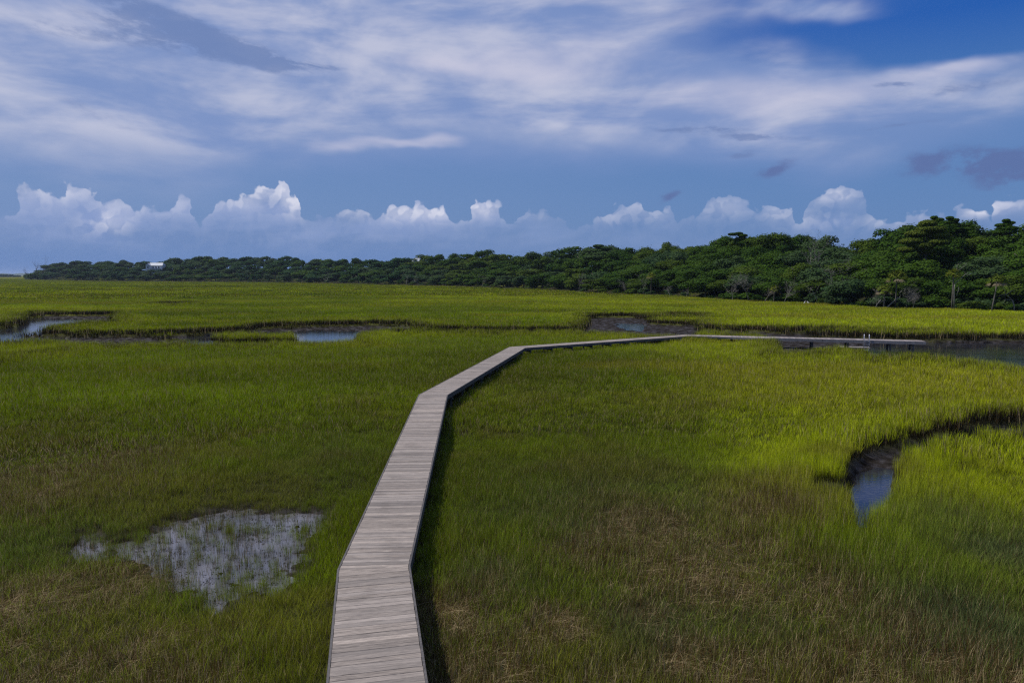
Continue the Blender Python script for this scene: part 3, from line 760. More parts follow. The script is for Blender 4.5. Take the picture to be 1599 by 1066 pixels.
def build_grass():
    P = []; ROT = []; SC = []; TI = []; DE = []; ID = []; SH = []
    bwL, bwR = BW[0], BW[1]
    walk = [tuple(p) for p in bwL] + [tuple(p) for p in bwR[::-1]]
    for k, (r0, r1, sp, rad, n, w) in enumerate(LOD):
        g = np.random.default_rng(50 + k)
        ys = np.arange(-9 if k == 0 else 0, r1, sp); xs = np.arange(-r1 * 1.1, r1 * 1.1, sp)
        X, Y = np.meshgrid(xs, ys); X = X.ravel(); Y = Y.ravel()
        X = X + g.uniform(-.5, .5, X.shape) * sp; Y = Y + g.uniform(-.5, .5, X.shape) * sp
        rr = np.hypot(X, Y)
        edge0 = r0 * (1 + g.uniform(-.06, .06, X.shape)); edge1 = r1 * (1 + g.uniform(-.06, .06, X.shape))
        m = (rr > edge0) & (rr < edge1) & (np.abs(X) < (Y + 15) * 1.02)
        X = X[m]; Y = Y[m]; rr = rr[m]
        Z, near, pond, f = land(X, Y, 'all')
        keep = (near > np.where(rr > 45, -.28, .02)) & (f < .05)
        keep &= ~((pond < .15) & (g.random(X.shape) > .13 + .45 * sstep(-1.0, 0.1, pond) + .75 * sstep(.52, .70, fbm(X, Y, 1.3, 88))))
        if k < 3:
            dw = poly_sdf(X, Y, walk); keep &= (dw > .05) & ~((dw < .12) & (X > -5.6) & (rr < 45) & (poly_sdf(X, Y, [tuple(p) for p in bwR] + [(60, 40), (10, 0)]) < 0))
        else: dw = np.full(X.shape, 9.0)
        X, Y, Z, near, pond, rr, f, dw = [q[keep] for q in (X, Y, Z, near, pond, rr, f, dw)]
        n1 = fbm(X, Y, 14, 61); n2 = fbm(X, Y, 3.0, 62); n3 = fbm(X, Y, 60, 63, 5); n4 = fbm(X * .35, Y, 9, 64)
        # tall cordgrass along the creeks and on the far marsh, short grass in front
        creek = sstep(3.5 + rr * .02, .3, near)
        far = sstep(30, 62, Y + .35 * np.abs(X))
        hgt = .40 + .30 * far + .55 * creek + .55 * (n2 - .5) + .35 * (n1 - .5)
        px = 799.5 + F_PX * X / np.maximum(Y, .1)
        rightlush = sstep(960, 1250, px) * sstep(14, 24, Y)
        lush = np.clip(.26 + .46 * sstep(30, 85, Y) + .65 * rightlush + .6 * creek * sstep(20, 40, rr) + 1.0 * (n1 - .5) + 1.2 * (n3 - .5) * far, 0, 1)
        # colours of the leaf itself: dark rush, mid green, yellow-green cordgrass, rusty seed heads
        dark = np.array([.120, .155, .006]); mid = np.array([.165, .222, .004]); yel = np.array([.30, .35, .006]); rust = np.array([.26, .23, .012]); cool = np.array([.090, .118, .036])
        L = lush[:, None]
        T = np.where(L < .5, dark + (mid - dark) * L * 2, mid + (yel - mid) * (L - .5) * 2)
        q = np.clip((sstep(.52, .68, n4) * .5 * far * (1 - creek)), 0, 1)[:, None]
        T = T * (1 - q) + rust * q
        q = (sstep(.50, .68, fbm(X, Y, 4.5, 91, 5)) * .38 * (1 - far))[:, None]
        T = T * (1 - q) + np.array([.18, .13, .030]) * q
        dz = zones(X, Y, DEADZ) if k < 2 else np.zeros(X.shape)
        dz = dz * (.45 + 1.3 * n2)
        cz = (zones(X, Y, COOLZ) * (.4 + 1.2 * fbm(X, Y, 1.5, 66)) if k < 2 else np.zeros(X.shape))[:, None]
        T = T * (1 - np.clip(cz, 0, 1)) + cool * np.clip(cz, 0, 1)
        T = T * (1.22 - .12 * far)[:, None] * (.74 + .52 * g.random((len(X), 1))) * (.66 + .9 * fbm(X * .3, Y, 10, 67))[:, None]
        dead = np.clip(.12 + dz * 1.0 + .10 * sstep(.45, .7, n2) * (1 - far) + .04 * far, 0, .72)
        hgt = np.clip(hgt * (.85 + .3 * g.random(len(X))), .22, 1.35)
        hgt = np.where(pond < 1.0, np.minimum(hgt, .50), hgt)
        idx = 4 * k + g.integers(0, 3, len(X))
        isflat = g.random(len(X)) < np.clip((dz - .25) * .8, 0, .45) * (k < 2)
        idx = np.where(isflat, 4 * k + 3, idx)
        dead = np.where(isflat, np.clip(dead + .30, 0, .90), dead)
        wide = np.where(isflat, 1.15, 1.0) * (.85 + .3 * g.random(len(X)))
        wide = np.where(pond < .15, wide * .55, wide)
        P.append(np.stack([X, Y, Z - .03], -1))
        wind = g.normal(0, .07, (len(X), 2))
        ROT.append(np.stack([wind[:, 0] - .03, wind[:, 1] + .06, np.where(isflat, n1 * 9 + g.normal(0, .5, len(X)), g.uniform(0, 6.28, len(X)))], -1))
        SC.append(np.stack([wide, wide, hgt * np.where(isflat, 1.0, 1.0)], -1)); TI.append(T); DE.append(dead); ID.append(idx); SH.append(.40 + .48 * creek * sstep(20, 45, rr))  # dark foot climbs higher beside creeks, painting in the shaded bank faces
        print('grass ring', k, len(X))
    # stems standing in the pond and scraps floating on it
    g = np.random.default_rng(77)
    for q in range(2):
        n = (9500, 3600)[q]
        cx = g.uniform(-13.5, -2.5, n); cy = g.uniform(12, 26, n)
        z, near, pond, f = land(cx, cy, 'all')
        dens = .25 + .6 * sstep(-1.1, .2, pond) + .9 * sstep(.5, .66, fbm(cx, cy, .9, 71)) if q == 0 else .5 + 0 * cx
        m = (pond < .35) & (g.random(n) < dens)
        cx, cy, pond = cx[m], cy[m], pond[m]; n = len(cx)
        P.append(np.stack([cx, cy, np.full(n, -.12 if q == 0 else .004)], -1))
        ROT.append(np.stack([g.normal(0, .06, n), g.normal(0, .06, n), g.uniform(0, 6.28, n)], -1))
        s = g.uniform(.5, 1.1, n)
        SC.append(np.stack([s, s, g.uniform(.28, .62, n) if q == 0 else s], -1))
        TI.append(np.array([.055, .075, .012]) * g.uniform(.5, 1.3, (n, 1))); DE.append(np.full(n, .25)); SH.append(np.full(n, .5)); ID.append(np.full(n, 16 + q))
    cat_ = np.concatenate
    scatter('marsh_grass', PR, cat_(P), cat_(ROT), cat_(SC), cat_(TI), cat_(DE), cat_(ID), sheath_shade=cat_(SH))
build_grass()

# ================================================================== woods
def leaf_mat(name, c1, c2, c3, trans=.2):
    m, t, b = mat(name)
    rnd = t.new('ShaderNodeObjectInfo').outputs['Random']
    lr = t.new('ShaderNodeAttribute', attribute_name='lr').outputs['Fac']
    col = t.mix(rnd, c1, c2)
    col = t.mix(t.m('MULTIPLY', lr, .7), col, c3)
    t.put(b.inputs['Base Color'], col); b.inputs['Roughness'].default_value = .7; b.inputs['Specular IOR Level'].default_value = .04
    tr = t.new('ShaderNodeBsdfTranslucent'); t.put(tr.inputs[0], col)
    mx = t.new('ShaderNodeMixShader'); mx.inputs[0].default_value = trans
    t.l.new(b.outputs[0], mx.inputs[1]); t.l.new(tr.outputs[0], mx.inputs[2])
    out = [n for n in m.node_tree.nodes if n.type == 'OUTPUT_MATERIAL'][0]
    t.l.new(mx.outputs[0], out.inputs[0])
    return m
M_OAK = leaf_mat('oak_leaves', (.012, .044, .005), (.034, .078, .007), (.060, .098, .010))
M_OLIVE = leaf_mat('olive_leaves', (.030, .064, .006), (.056, .092, .008), (.066, .096, .012))
M_GREY = leaf_mat('grey_green_leaves', (.020, .054, .016), (.038, .074, .020), (.066, .098, .036))
M_YEL = leaf_mat('yellow_green_needles', (.060, .092, .010), (.07, .10, .012), (.10, .12, .018))
M_FAR = leaf_mat('distant_leaves', (.014, .048, .014), (.024, .066, .016), (.038, .076, .020))
M_PALM = leaf_mat('palm_fronds', (.11, .15, .018), (.15, .175, .02), (.18, .17, .035))
M_BARK = simple('bark', (.10, .085, .07), .85, 6, .35)
M_SNAG = simple('bleached_wood', (.17, .16, .14), .8, 5, .3)
M_PALMTRUNK = simple('palm_trunk', (.11, .10, .085), .85, 9, .3)

def crown_mesh(name, seed, lobes, per, leaf, mat_, flat=.95, shear=.0, open_=0.0):
    """unit crown (radius 1): leaf clumps round many small lobes spread through a dome"""
    g = np.random.default_rng(seed)
    C = []; Rl = []
    while len(C) < lobes:
        p = g.normal(0, 1, 3); p /= np.linalg.norm(p)
        k = g.uniform(.35, .82) if g.random() < .85 else g.uniform(0, .4)
        p = p * k; p[2] = p[2] * flat + .02
        if p[2] < -.45 * flat: continue
        p[0] += shear * p[2]
        C.append(p); Rl.append(g.uniform(.24, .46) * (1.15 - .3 * k))
    V = []; LR = []
    for c, r in zip(C, Rl):
        nn = int(per * (r / .27) ** 2)
        d = g.normal(0, 1, (nn, 3)); d /= np.linalg.norm(d, axis=1)[:, None]
        d[:, 2] = np.where(d[:, 2] < -.25, -d[:, 2] * .8, d[:, 2])
        rad = r * (1 - np.abs(g.normal(0, .16, nn)) + .10 * np.abs(g.normal(0, 1, nn)) ** 2 * .6)
        q = c + d * rad[:, None] * np.array([1.1, 1.1, .95])
        nrm = d + g.normal(0, .27, (nn, 3)); nrm /= np.linalg.norm(nrm, axis=1)[:, None]
        up = g.normal(0, 1, (nn, 3)); a = np.cross(nrm, up); a /= np.linalg.norm(a, axis=1)[:, None]
        b = np.cross(nrm, a)
        s = leaf * g.uniform(.55, 1.25, (nn, 1))
        # a leaf spray: bent quad
        k1 = q - a * s * .5 - b * s * .22; k2 = q + a * s * .12 - b * s * .5 + nrm * s * .1; k3 = q + a * s * .55 + b * s * .1; k4 = q - a * s * .05 + b * s * .5 + nrm * s * .12
        V.append(np.stack([k1, k2, k3, k4], 1).reshape(-1, 3)); LR.append(np.repeat(g.random(nn) * .6 + .4 * g.random(), 4))
    V = np.concatenate(V); LR = np.concatenate(LR)
    F = np.arange(len(V)).reshape(-1, 4)
    return npmesh(name, V, F, mat_, False, {'lr': ('FLOAT', 'POINT', LR)})
def trunk_mesh(seed, spread=.55, h=1.0, r=.035, limbs=6, mat_=None, n=7):
    g = random.Random(seed); m = MB()
    top = (g.uniform(-.06, .06), g.uniform(-.06, .06), h * .62)
    m.tube([(0, 0, -.08), (.01, 0, .1), (g.uniform(-.04, .04), g.uniform(-.04, .04), h * .34), top], [r * 1.5, r * 1.05, r * .85, r * .6], n)
    for k in range(limbs):
        a = 6.283 * k / limbs + g.uniform(-.4, .4); z0 = h * g.uniform(.28, .6); l = spread * g.uniform(.55, 1.)
        m.tube([(0, 0, z0), (math.cos(a) * l * .4, math.sin(a) * l * .4, z0 + h * .12), (math.cos(a) * l * .8, math.sin(a) * l * .8, z0 + h * g.uniform(.2, .34))], [r * .6, r * .42, r * .16], 5)
    me = bpy.data.meshes.new('trunk'); me.from_pydata(m.v, [], m.f); me.materials.append(mat_ or M_BARK)
    for p in me.polygons: p.use_smooth = True
    return me
def make_tree(name, crown, trunk, crown_z=.62, sx=.5, sz=.5, skirt=None):
    """unit tree: height 1, Empty at the foot > trunk, crown"""
    root = empty(name)
    t = link(bpy.data.objects.new('trunk', trunk)); t.parent = root
    c = link(bpy.data.objects.new('crown', crown)); c.parent = root; c.location = (0, 0, crown_z); c.scale = (sx, sx, sz)
    return root
def copy_tree(root, loc, scl, rz, label, cat, group, crown_mat=None):
    r = root.copy(); link(r)
    r.location = loc; r.scale = scl; r.rotation_euler = (0, 0, rz)
    for k in ('label', 'category', 'group'):
        if k in r: del r[k]
    tag(r, label, cat, group)
    for ch in root.children:
        c = ch.copy(); link(c); c.parent = r
        if crown_mat and ch.name.startswith('crown'):
            c.material_slots[0].link = 'OBJECT'; c.material_slots[0].material = crown_mat
    return r
def drop(root):
    for c in list(root.children): bpy.data.objects.remove(c)
    bpy.data.objects.remove(root)

near_c = [crown_mesh('oak_crown', 11 + i, 30, 190, .080, M_OAK, .95, .08 * (i - 1)) for i in range(5)]
mid_c = [crown_mesh('oak_crown_mid', 31 + i, 20, 110, .105, M_OAK, .95) for i in range(4)]
far_c = [crown_mesh('oak_crown_far', 51 + i, 15, 85, .13, M_FAR, .9) for i in range(4)]
trunks = [trunk_mesh(5 + i) for i in range(3)]
def land_z(x, y): return float(land(np.array([x]), np.array([y]))[0])
def px_of(x, y): return 799.5 + F_PX * x / (y / math.cos(PITCH)) / 1.0
HOUSE_T = (246 - 799.5) / F_PX
def where(px):
    return ('at the far left end of the woods' if px < 260 else 'in the far woods left of the boardwalk' if px < 560 else 'in the woods behind the boardwalk bend' if px < 860
            else 'in the woods behind the mud pool' if px < 1110 else 'on the wooded rise behind the dock' if px < 1330 else 'on the highest rise at the right')
ROWN = ['in the front rank', 'in the second rank', 'in the middle ranks', 'in the upper rank', 'along the skyline']
def z_px(py, y): return CAM_H + (HOR - py) / F_PX * y
COUNT = []
def build_woods():
    g = random.Random(21)
    protos = {}
    for key, cr in (('near', near_c), ('mid', mid_c), ('far', far_c)):
        protos[key] = [make_tree('oak_tree', c, trunks[i % 3], .50, .66, .57) for i, c in enumerate(cr)]
    placed = 0
    rows = 5
    for r in range(rows):
        f = r / (rows - 1)
        t = (52 - 799.5) / F_PX if r > 0 else (62 - 799.5) / F_PX
        t_end = (1700 - 799.5) / F_PX
        while t < t_end:
            yf = float(front_y(t)); D = float(depth_D(yf))
            px = 799.5 + t * F_PX
            H = float(tree_h(yf))
            wd = H * (.98 if yf < 260 else 1.12) * (1.0 if r else .85)
            if yf > 450 and r in (1, 3) and False: t += .01; continue
            y = yf + D * (f * .95 + .05) + g.uniform(-.1, .1) * D
            x = t * y
            z = land_z(x, y)
            zfront = z + H * .72
            ztop_sky = float(sky_z(t, y))
            if r == rows - 1: ztop = ztop_sky + g.uniform(-.09, .07) * H
            else:
                zt0 = .5 + H * g.uniform(.50, .74)
                ztop = zt0 + (ztop_sky - zt0) * (f ** .85) + g.uniform(-.09, .09) * H
            h = max(ztop - z, H * .55); h = min(h, H * 1.7)
            # keep the white house in view
            if abs(t - HOUSE_T) < .014:
                if r in (2, 3): t += .6 * wd / y; continue
                if r < 2: ztop = min(ztop, float(z_px(422.5, y)))
            key = 'near' if yf < 270 else 'mid' if yf < 480 else 'far'
            pr = g.choice(protos[key])
            u = g.random()
            if key == 'far': cm = M_FAR if u < .6 else M_GREY if u < .8 else M_OAK; tone = 'dark green' if u < .6 else 'grey green' if u < .8 else 'deep green'
            else: cm = M_OAK if u < .55 else M_OLIVE if u < .78 else M_GREY; tone = 'dark green' if u < .55 else 'olive green' if u < .78 else 'grey green'
            s = wd * g.uniform(.9, 1.3)
            lab = f'{tone} oak {ROWN[r]} {where(px)}'
            copy_tree(pr, (x, y, z - .2), (s, s * g.uniform(.85, 1.1), h * 1.02), g.uniform(0, 6.28), lab, 'tree', f'{tone} oaks {ROWN[r]} {where(px)}', cm)
            placed += 1; COUNT.append(key)
            step = wd * (.80 if yf < 300 else .90 if yf < 500 else 1.06) * g.uniform(.85, 1.15)
            if r == 0: step *= 1.0
            t += step / y
    for ps in protos.values():
        for p in ps: drop(p)
build_woods()

def build_shrubs():
    g = random.Random(5)
    cr = [crown_mesh('shrub_crown', 71 + i, 22, 60, .14, M_GREY, .8) for i in range(4)]
    tm = trunk_mesh(40, .5, .8, .02, 5)
    protos = [make_tree('shrub', c, tm, .45, .62, .55) for c in cr]
    n = 0; px = 70
    while px < 1640:
        t = (px - 799.5) / F_PX; yf = float(front_y(t)); D = float(depth_D(yf))
        for k in range(2 if yf < 300 else 1):
            y = yf + g.uniform(-.05, .03) * D * (1 if yf < 300 else .5) - (1.5 if k else 0); x = (t + g.uniform(-.4, .4) * 8 / F_PX) * y
            h = g.uniform(1.4, 3.6) * (1.0 if yf < 300 else 1.5); w = h * g.uniform(1.0, 1.7)
            u = g.random(); cm = M_GREY if u < .45 else M_OAK if u < .75 else M_OLIVE
            tone = 'grey green' if u < .45 else 'dark green' if u < .75 else 'olive'
            copy_tree(g.choice(protos), (x, y, land_z(x, y) - .2), (w, w, h), g.uniform(0, 6.28), f'low {tone} shrub on the marsh edge {where(px)}', 'shrub', f'{tone} shrubs on the marsh edge {where(px)}', cm); n += 1
        px += g.uniform(.55, 1.25) * (14 if yf > 500 else 18 if yf > 300 else 24)
    print('shrubs', n)
    for p in protos: drop(p)
build_shrubs()

# ------------------------------------------------------------------ single trees that stand out
def at_px(px, py, z=.45):
    """point on the marsh seen at a photo pixel"""
    return W(px, py, z)
def at_dist(px, y):                               # x on the column px at distance y
    return (px - 799.5) / F_PX * y

def snag_mesh(seed, h, lean=(0, 0), r=.14, limbs=6, depth=3, twig=.6, up=.5):
    g = random.Random(seed); m = MB()
    def grow(p, d, L, rad, lev):
        pts = [p]; rs = [rad]; n = 5
        for i in range(n):
            d = (d + Vector((g.uniform(-1, 1), g.uniform(-1, 1), g.uniform(-.7, 1) * up)) * .33).normalized()
            pts.append(pts[-1] + d * (L / n)); rs.append(max(rad * (1 - .8 * (i + 1) / n), .012))
        m.tube(pts, rs, 6 if lev == 0 else 4)
        if lev < depth:
            k = limbs if lev == 0 else max(2, limbs // 2)
            for j in range(k):
                i = g.randint(1 if lev else 2, n)
                dd = (d * .5 + Vector((g.uniform(-1, 1), g.uniform(-1, 1), g.uniform(-.1, 1) * up)) ).normalized()
                grow(pts[i], dd, L * g.uniform(.35, .65) * twig / .6, rs[i] * .65 + .008, lev + 1)
    d0 = Vector((lean[0], lean[1], 1)).normalized()
    grow(Vector((0, 0, -.2)), d0, h, r, 0)
    return m
def snag(px, y, h, label, seed, lean=(0, 0), r=.14, name='dead_tree', mat_=None, **kw):
    y -= 2.5; x = at_dist(px, y); z = land_z(x, y)
    o = snag_mesh(seed, h, lean, r, **kw).build(name, mat_ or M_SNAG, None, True, (x, y, z))
    return tag(o, label, 'dead tree')
def frontd(px): return float(front_y((px - 799.5) / F_PX))
def branch(name, paths, mat_, loc, label, cat):
    m = MB()
    for pts, rad in paths: m.tube(pts, rad, 6)
    o = m.build(name, mat_, None, True, loc)
    return tag(o, label, cat)

def build_snags():
    d = frontd
    snag(915, d(915) - 3, 6.5, 'pale grey twiggy dead tree on the marsh edge, left of the tallest far oaks', 1, r=.13, limbs=9, depth=3, up=.8)
    snag(903, d(903) - 2, 4.0, 'small bleached bush of bare twigs at the foot of the pale twiggy tree', 2, r=.08, limbs=9, depth=3, up=.5)
    snag(975, d(975) - 3, 4.5, 'low tangle of bleached dead branches behind the left side of the mud pool', 3, (.3, 0), .10, limbs=8)
    snag(1004, d(1004) - 3, 6.5, 'thin bare leaning tree behind the middle of the mud pool', 4, (.2, 0), .10, limbs=6, up=.8)
    snag(1047, d(1047) - 5, 3.6, 'pale fallen tree with upturned branches behind the right side of the mud pool', 5, (-.7, 0), .13, limbs=7)
    snag(1070, d(1070) - 5, 2.8, 'small whitened stump with forked branches on the marsh edge', 6, (.4, 0), .13, limbs=6)
    snag(1168, d(1168) - 3, 7.5, 'tall bleached dead tree with thin upright twigs left of the two white birds', 7, r=.13, limbs=9, depth=3, up=.8)
    snag(1145, d(1145) - 3, 5.5, 'silvery bare bush on the marsh edge behind the start of the dock', 8, r=.10, limbs=9, depth=3)
    snag(1193, d(1193) - 2, 5.0, 'grey tangle of dead twigs beside the tall bleached tree', 9, (.3, 0), .10, limbs=8)
    snag(1221, d(1221) - 4, 5.5, 'leaning dead tree with crossed pale branches just left of the two white birds', 10, (.75, 0), .12, limbs=8)
    snag(1277, d(1277) - 1, 5.2, 'slim grey snag standing right of the two white birds', 12, (-.2, 0), .12, limbs=4)
    snag(1302, d(1302) - 1, 8.0, 'dark grey bare tree with spreading twigs left of the hooked white snag', 13, r=.13, limbs=9, depth=3, up=.8)
    snag(1372, d(1372) - 2, 3.2, 'low grey tangle of dead wood left of the curved driftwood log', 14, (-.3, 0), .08, limbs=9, depth=3)
    snag(1412, d(1412) - 2, 4.2, 'mound of fine grey dead twigs behind the curved driftwood log', 15, (.1, 0), .07, limbs=11, depth=3)
    snag(1424, d(1424) - 3, 3.0, 'small bare bush at the right end of the driftwood', 16, (.4, 0), .06, limbs=9, depth=3)
    snag(634, d(634) - 5, 7, 'tiny pale snag at the foot of the far woods left of the boardwalk bend', 17, (.3, 0), .2, limbs=6)
    snag(656, d(656) - 5, 6, 'pale dead stump with short twigs under the far woods', 18, (-.3, 0), .2, limbs=6)
    snag(752, d(752) - 5, 7, 'bleached dead tree at the foot of the woods above the boardwalk bend', 19, (.2, 0), .2, limbs=7)
    snag(508, d(508) - 5, 8, 'faint grey snag at the foot of the far woods', 20, (.2, 0), .22, limbs=7)
    # bare trees rising over the canopy
    for px, py, h, lab, sd in ((1262, 388, 9, 'bare forked tree showing pale among the crowns of the middle rise', 23), (1244, 392, 9, 'grey leafless tree among the crowns left of the pale forked one', 24)):
        y = d(px) + 22; x = at_dist(px, y); zt = z_px(py - 2, y)
        o = snag_mesh(sd, h, (0, 0), .15, 6, 3, .6, .9).build('dead_tree', M_SNAG, None, True, (x, y - 6, zt - h)); tag(o, lab, 'dead tree')
    for px, ptop, lab, sd, w in ((52, 422, 'thin leafless tree standing last at the far left tip of the woods', 31, .0), (63, 416, 'sparse dark tree with open branches near the far left tip of the woods', 32, .15), (71, 415, 'open-branched tree leaning against the left end of the woods', 33, -.1)):
        y = float(_fy[0]) * .97; x = at_dist(px, y); h = z_px(ptop, y) - .5
        o = snag_mesh(sd, h, (w, 0), .42, 9, 3, .6, .8).build('bare_tree', M_BARK, None, True, (x, y, .4)); tag(o, lab, 'tree')
build_snags()

def frond_crown(seed, n=26, L=1.5, droop=.9, fan=.55):
    """cabbage palm head: fan leaves on arching stalks"""
    g = random.Random(seed); m = MB(); dead = MB()
    for k in range(n):
        a = g.uniform(0, 6.28); el = g.uniform(-.28, 1.35)
        d = Vector((math.cos(a) * math.cos(el), math.sin(a) * math.cos(el), math.sin(el)))
        st = d * L * .55 + Vector((0, 0, .06))
        tip = st + Vector((d.x, d.y, d.z - .25 * droop)) * L * .5
        tgt = dead if el < -.12 else m
        tgt.tube([(0, 0, 0), tuple(d * L * .3 + Vector((0, 0, .05))), tuple(st)], [.03, .022, .014], 4)
        side = d.cross(Vector((0, 0, 1)))
        side = side.normalized() if side.length > .01 else Vector((1, 0, 0))
        nb = 9
        for j in range(nb):
            q = (j / (nb - 1) - .5) * 2.6
            dd = (d * math.cos(q) + side * math.sin(q) + Vector((0, 0, -.28 * droop * abs(q)))).normalized()
            ln = L * fan * (1 - .25 * abs(q) / 1.3)
            mid = st + dd * ln * .5; end = st + dd * ln + Vector((0, 0, -.22 * L * droop))
            wv = dd.cross(Vector((0, 0, 1))).normalized() * .05 * L if dd.cross(Vector((0, 0, 1))).length > .01 else Vector((.05 * L, 0, 0))
            tgt.add([st, mid + wv, end, mid - wv], [(0, 1, 2, 3)])
    return m, dead
def palm(px, y, top, head, label, seed, lean=0.0, tr=.13, skirt=True):
    x = at_dist(px, y); z = land_z(x, y); H = z_px(top, y) - z
    root = empty('palm_tree', (x, y, z)); tag(root, label, 'palm')
    m = MB(); hs = H - head * .55
    m.tube([(lean * hs, 0, -.3), (lean * hs * .6, 0, hs * .35), (lean * hs * .15, 0, hs * .75), (0, 0, hs)], [tr * 1.25, tr, tr * .92, tr * 1.1], 9)
    m.build('trunk', M_PALMTRUNK, root, True)
    c, dd = frond_crown(seed, 40, head * 1.15)
    for nm, q, mt in (('crown', c, M_PALM), ('dead_fronds', dd, M_STRAW)):
        me = bpy.data.meshes.new(nm); me.from_pydata(q.v, [], q.f); me.materials.append(mt)
        o = link(bpy.data.objects.new(nm, me)); o.parent = root; o.location = (0, 0, hs)
    return root
M_STRAW = simple('dry_fronds', (.15, .12, .07), .85, 5, .3)
def build_specials():
    d = frontd
    palm(1486, d(1486) - 6, 424, 1.45, 'straight pale-trunked palm with a dry skirt beside a long dead bough', 41)
    palm(1554, d(1554) - 6, 433, 1.75, 'yellow-green palm with a leaning pale trunk, nearest the right edge', 42, -.12)
    palm(1398, d(1398) - 3, 427, 2.0, 'round-headed palm standing in the dark gap above the driftwood', 43)
    palm(1380, d(1380) - 5, 448, 1.7, 'short palm with fronds near the ground behind the driftwood', 44)
    palm(1208, d(1208) - 4, 449, 1.5, 'low yellow-green palm among the dead wood left of the white birds', 45)
    palm(1016, d(1016) - 4, 428, 1.7, 'pale palm head at the wood edge behind the mud pool', 46)
    # dead bough beside the tall palm
    y = d(1490) - 6.2; x = at_dist(1488, y); z = land_z(x, y); S = y / F_PX
    P = lambda px, py, dy=0: ((px - 1488) * S, dy, z_px(py, y) - z)
    branch('dead_tree', [([P(1490, 484), P(1489, 465), P(1488, 452), P(1488.5, 443)], [.13, .11, .09, .08]), ([P(1488.5, 443), P(1497, 436, .2), P(1505, 429, .3), P(1510, 425.5, .3)], [.09, .07, .06, .03]),
            ([P(1505, 429.5, .3), P(1512, 429.5, .5), P(1516, 427, .5), P(1524, 425, .5)], [.05, .05, .035, .02]), ([P(1504, 430), P(1503, 424)], [.03, .015]),
            ([P(1488.5, 443), P(1482, 438, -.2), P(1477, 441, -.2)], [.05, .035, .02]), ([P(1492, 462), P(1494, 452, -.3), P(1493, 447, -.3)], [.1, .08, .03]),
            ([P(1489, 440), P(1493, 424, .4), P(1492, 414, .4), P(1499, 409, .5)], [.05, .045, .035, .02]), ([P(1493, 424, .4), P(1507, 413, .7), P(1511, 407, .8)], [.035, .03, .015])],
           M_SNAG, (x, y, z), 'forked dead tree with a long bare bough reaching right beside the straight palm', 'dead tree')
    y = d(1572) - 6; x = at_dist(1582, y); z = land_z(x, y); S = y / F_PX
    P = lambda px, py, dy=0: ((px - 1582) * S, dy, z_px(py, y) - z)
    branch('dead_tree', [([P(1585, 492), P(1583, 476), P(1580, 468)], [.16, .13, .08]), ([P(1580, 468), P(1573, 462, .2), P(1570, 459, .2)], [.07, .05, .03]), ([P(1571, 459.5, .2), P(1566, 450, .2), P(1563, 448, .2)], [.06, .045, .02]),
            ([P(1571, 459.5, .2), P(1578, 454, .1), P(1581, 453, .1), P(1583, 457, .1)], [.06, .05, .05, .02]), ([P(1571, 459.5, .2), P(1564, 460, .3), P(1560, 462, .3)], [.045, .035, .02]), ([P(1580, 468), P(1568, 467, -.2), P(1564, 475, -.2)], [.05, .04, .02])],
           M_SNAG, (x, y, z), 'pale broken tree with zigzag branches between the leaning palm and the right edge', 'dead tree')
    # driftwood log, curved arch to its left, white stub further left
    y = d(1400) - 4; x = at_dist(1400, y); z = land_z(x, y); S = y / F_PX
    P = lambda px, py, dy=0: ((px - 1400) * S, dy, z_px(py, y) - z)
    branch('driftwood', [([P(1382, 483), P(1388, 476.5), P(1394, 471), P(1399.5, 466), P(1404, 464), P(1405, 460), P(1403.5, 458), P(1406, 454), P(1411, 450)], [.12, .13, .12, .11, .10, .08, .07, .06, .03]), ([P(1400, 466), P(1401, 462)], [.05, .02])],
           M_SNAG, (x, y, z), 'curved bleached driftwood log leaning up to the right at the marsh edge', 'driftwood')
    branch('driftwood', [([P(1366, 481, -.2), P(1369, 474, -.2), P(1372, 470, -.2), P(1374.5, 467, -.2)], [.10, .10, .08, .04]), ([P(1371, 470, -.2), P(1377, 470, -.2), P(1382, 468, -.2)], [.07, .07, .03]), ([P(1366, 481, -.2), P(1372, 481.5, -.5), P(1377, 479, -.5)], [.08, .06, .03])],
           M_SNAG, (x, y, z), 'forked piece of bleached driftwood left of the long curved log', 'driftwood')
    y = d(1321) - 2; x = at_dist(1321, y); z = land_z(x, y); S = y / F_PX
    P = lambda px, py, dy=0: ((px - 1321) * S, dy, z_px(py, y) - z)
    branch('driftwood', [([P(1325, 472), P(1324, 462), P(1321, 459), P(1319, 456), P(1319.5, 453)], [.11, .11, .10, .08, .03])], M_SNAG, (x, y, z), 'short hooked white snag alone in front of the dark gap in the woods', 'dead tree')
    # light layered pine crown on the high rise, flat-topped pine on the left shoulder
    g = np.random.default_rng(3)
    cm = []
    V = []
    def layered(seed, levels, leaf=.10):
        gg = np.random.default_rng(seed); VV = []; LR = []
        for (cx, cz, rx, rz, nn) in levels:
            nn = nn * 3
            q = gg.normal(0, 1, (nn, 3)); q /= np.maximum(np.linalg.norm(q, axis=1)[:, None], .01); q *= gg.uniform(.5, 1, (nn, 1)) ** .5
            c = np.array([cx, gg.uniform(-.2, .2), cz]) + q * np.array([rx, rx * .9, rz])
            nr = q + gg.normal(0, .5, (nn, 3)) + [0, 0, .4]; nr /= np.linalg.norm(nr, axis=1)[:, None]
            a = np.cross(nr, gg.normal(0, 1, (nn, 3))); a /= np.linalg.norm(a, axis=1)[:, None]; b = np.cross(nr, a); s = leaf * gg.uniform(.6, 1.3, (nn, 1))
            VV.append(np.stack([c - a * s * .5, c - b * s * .3, c + a * s * .5, c + b * s * .3], 1).reshape(-1, 3)); LR.append(np.repeat(gg.random(nn), 4))
        VV = np.concatenate(VV); return VV, np.concatenate(LR)
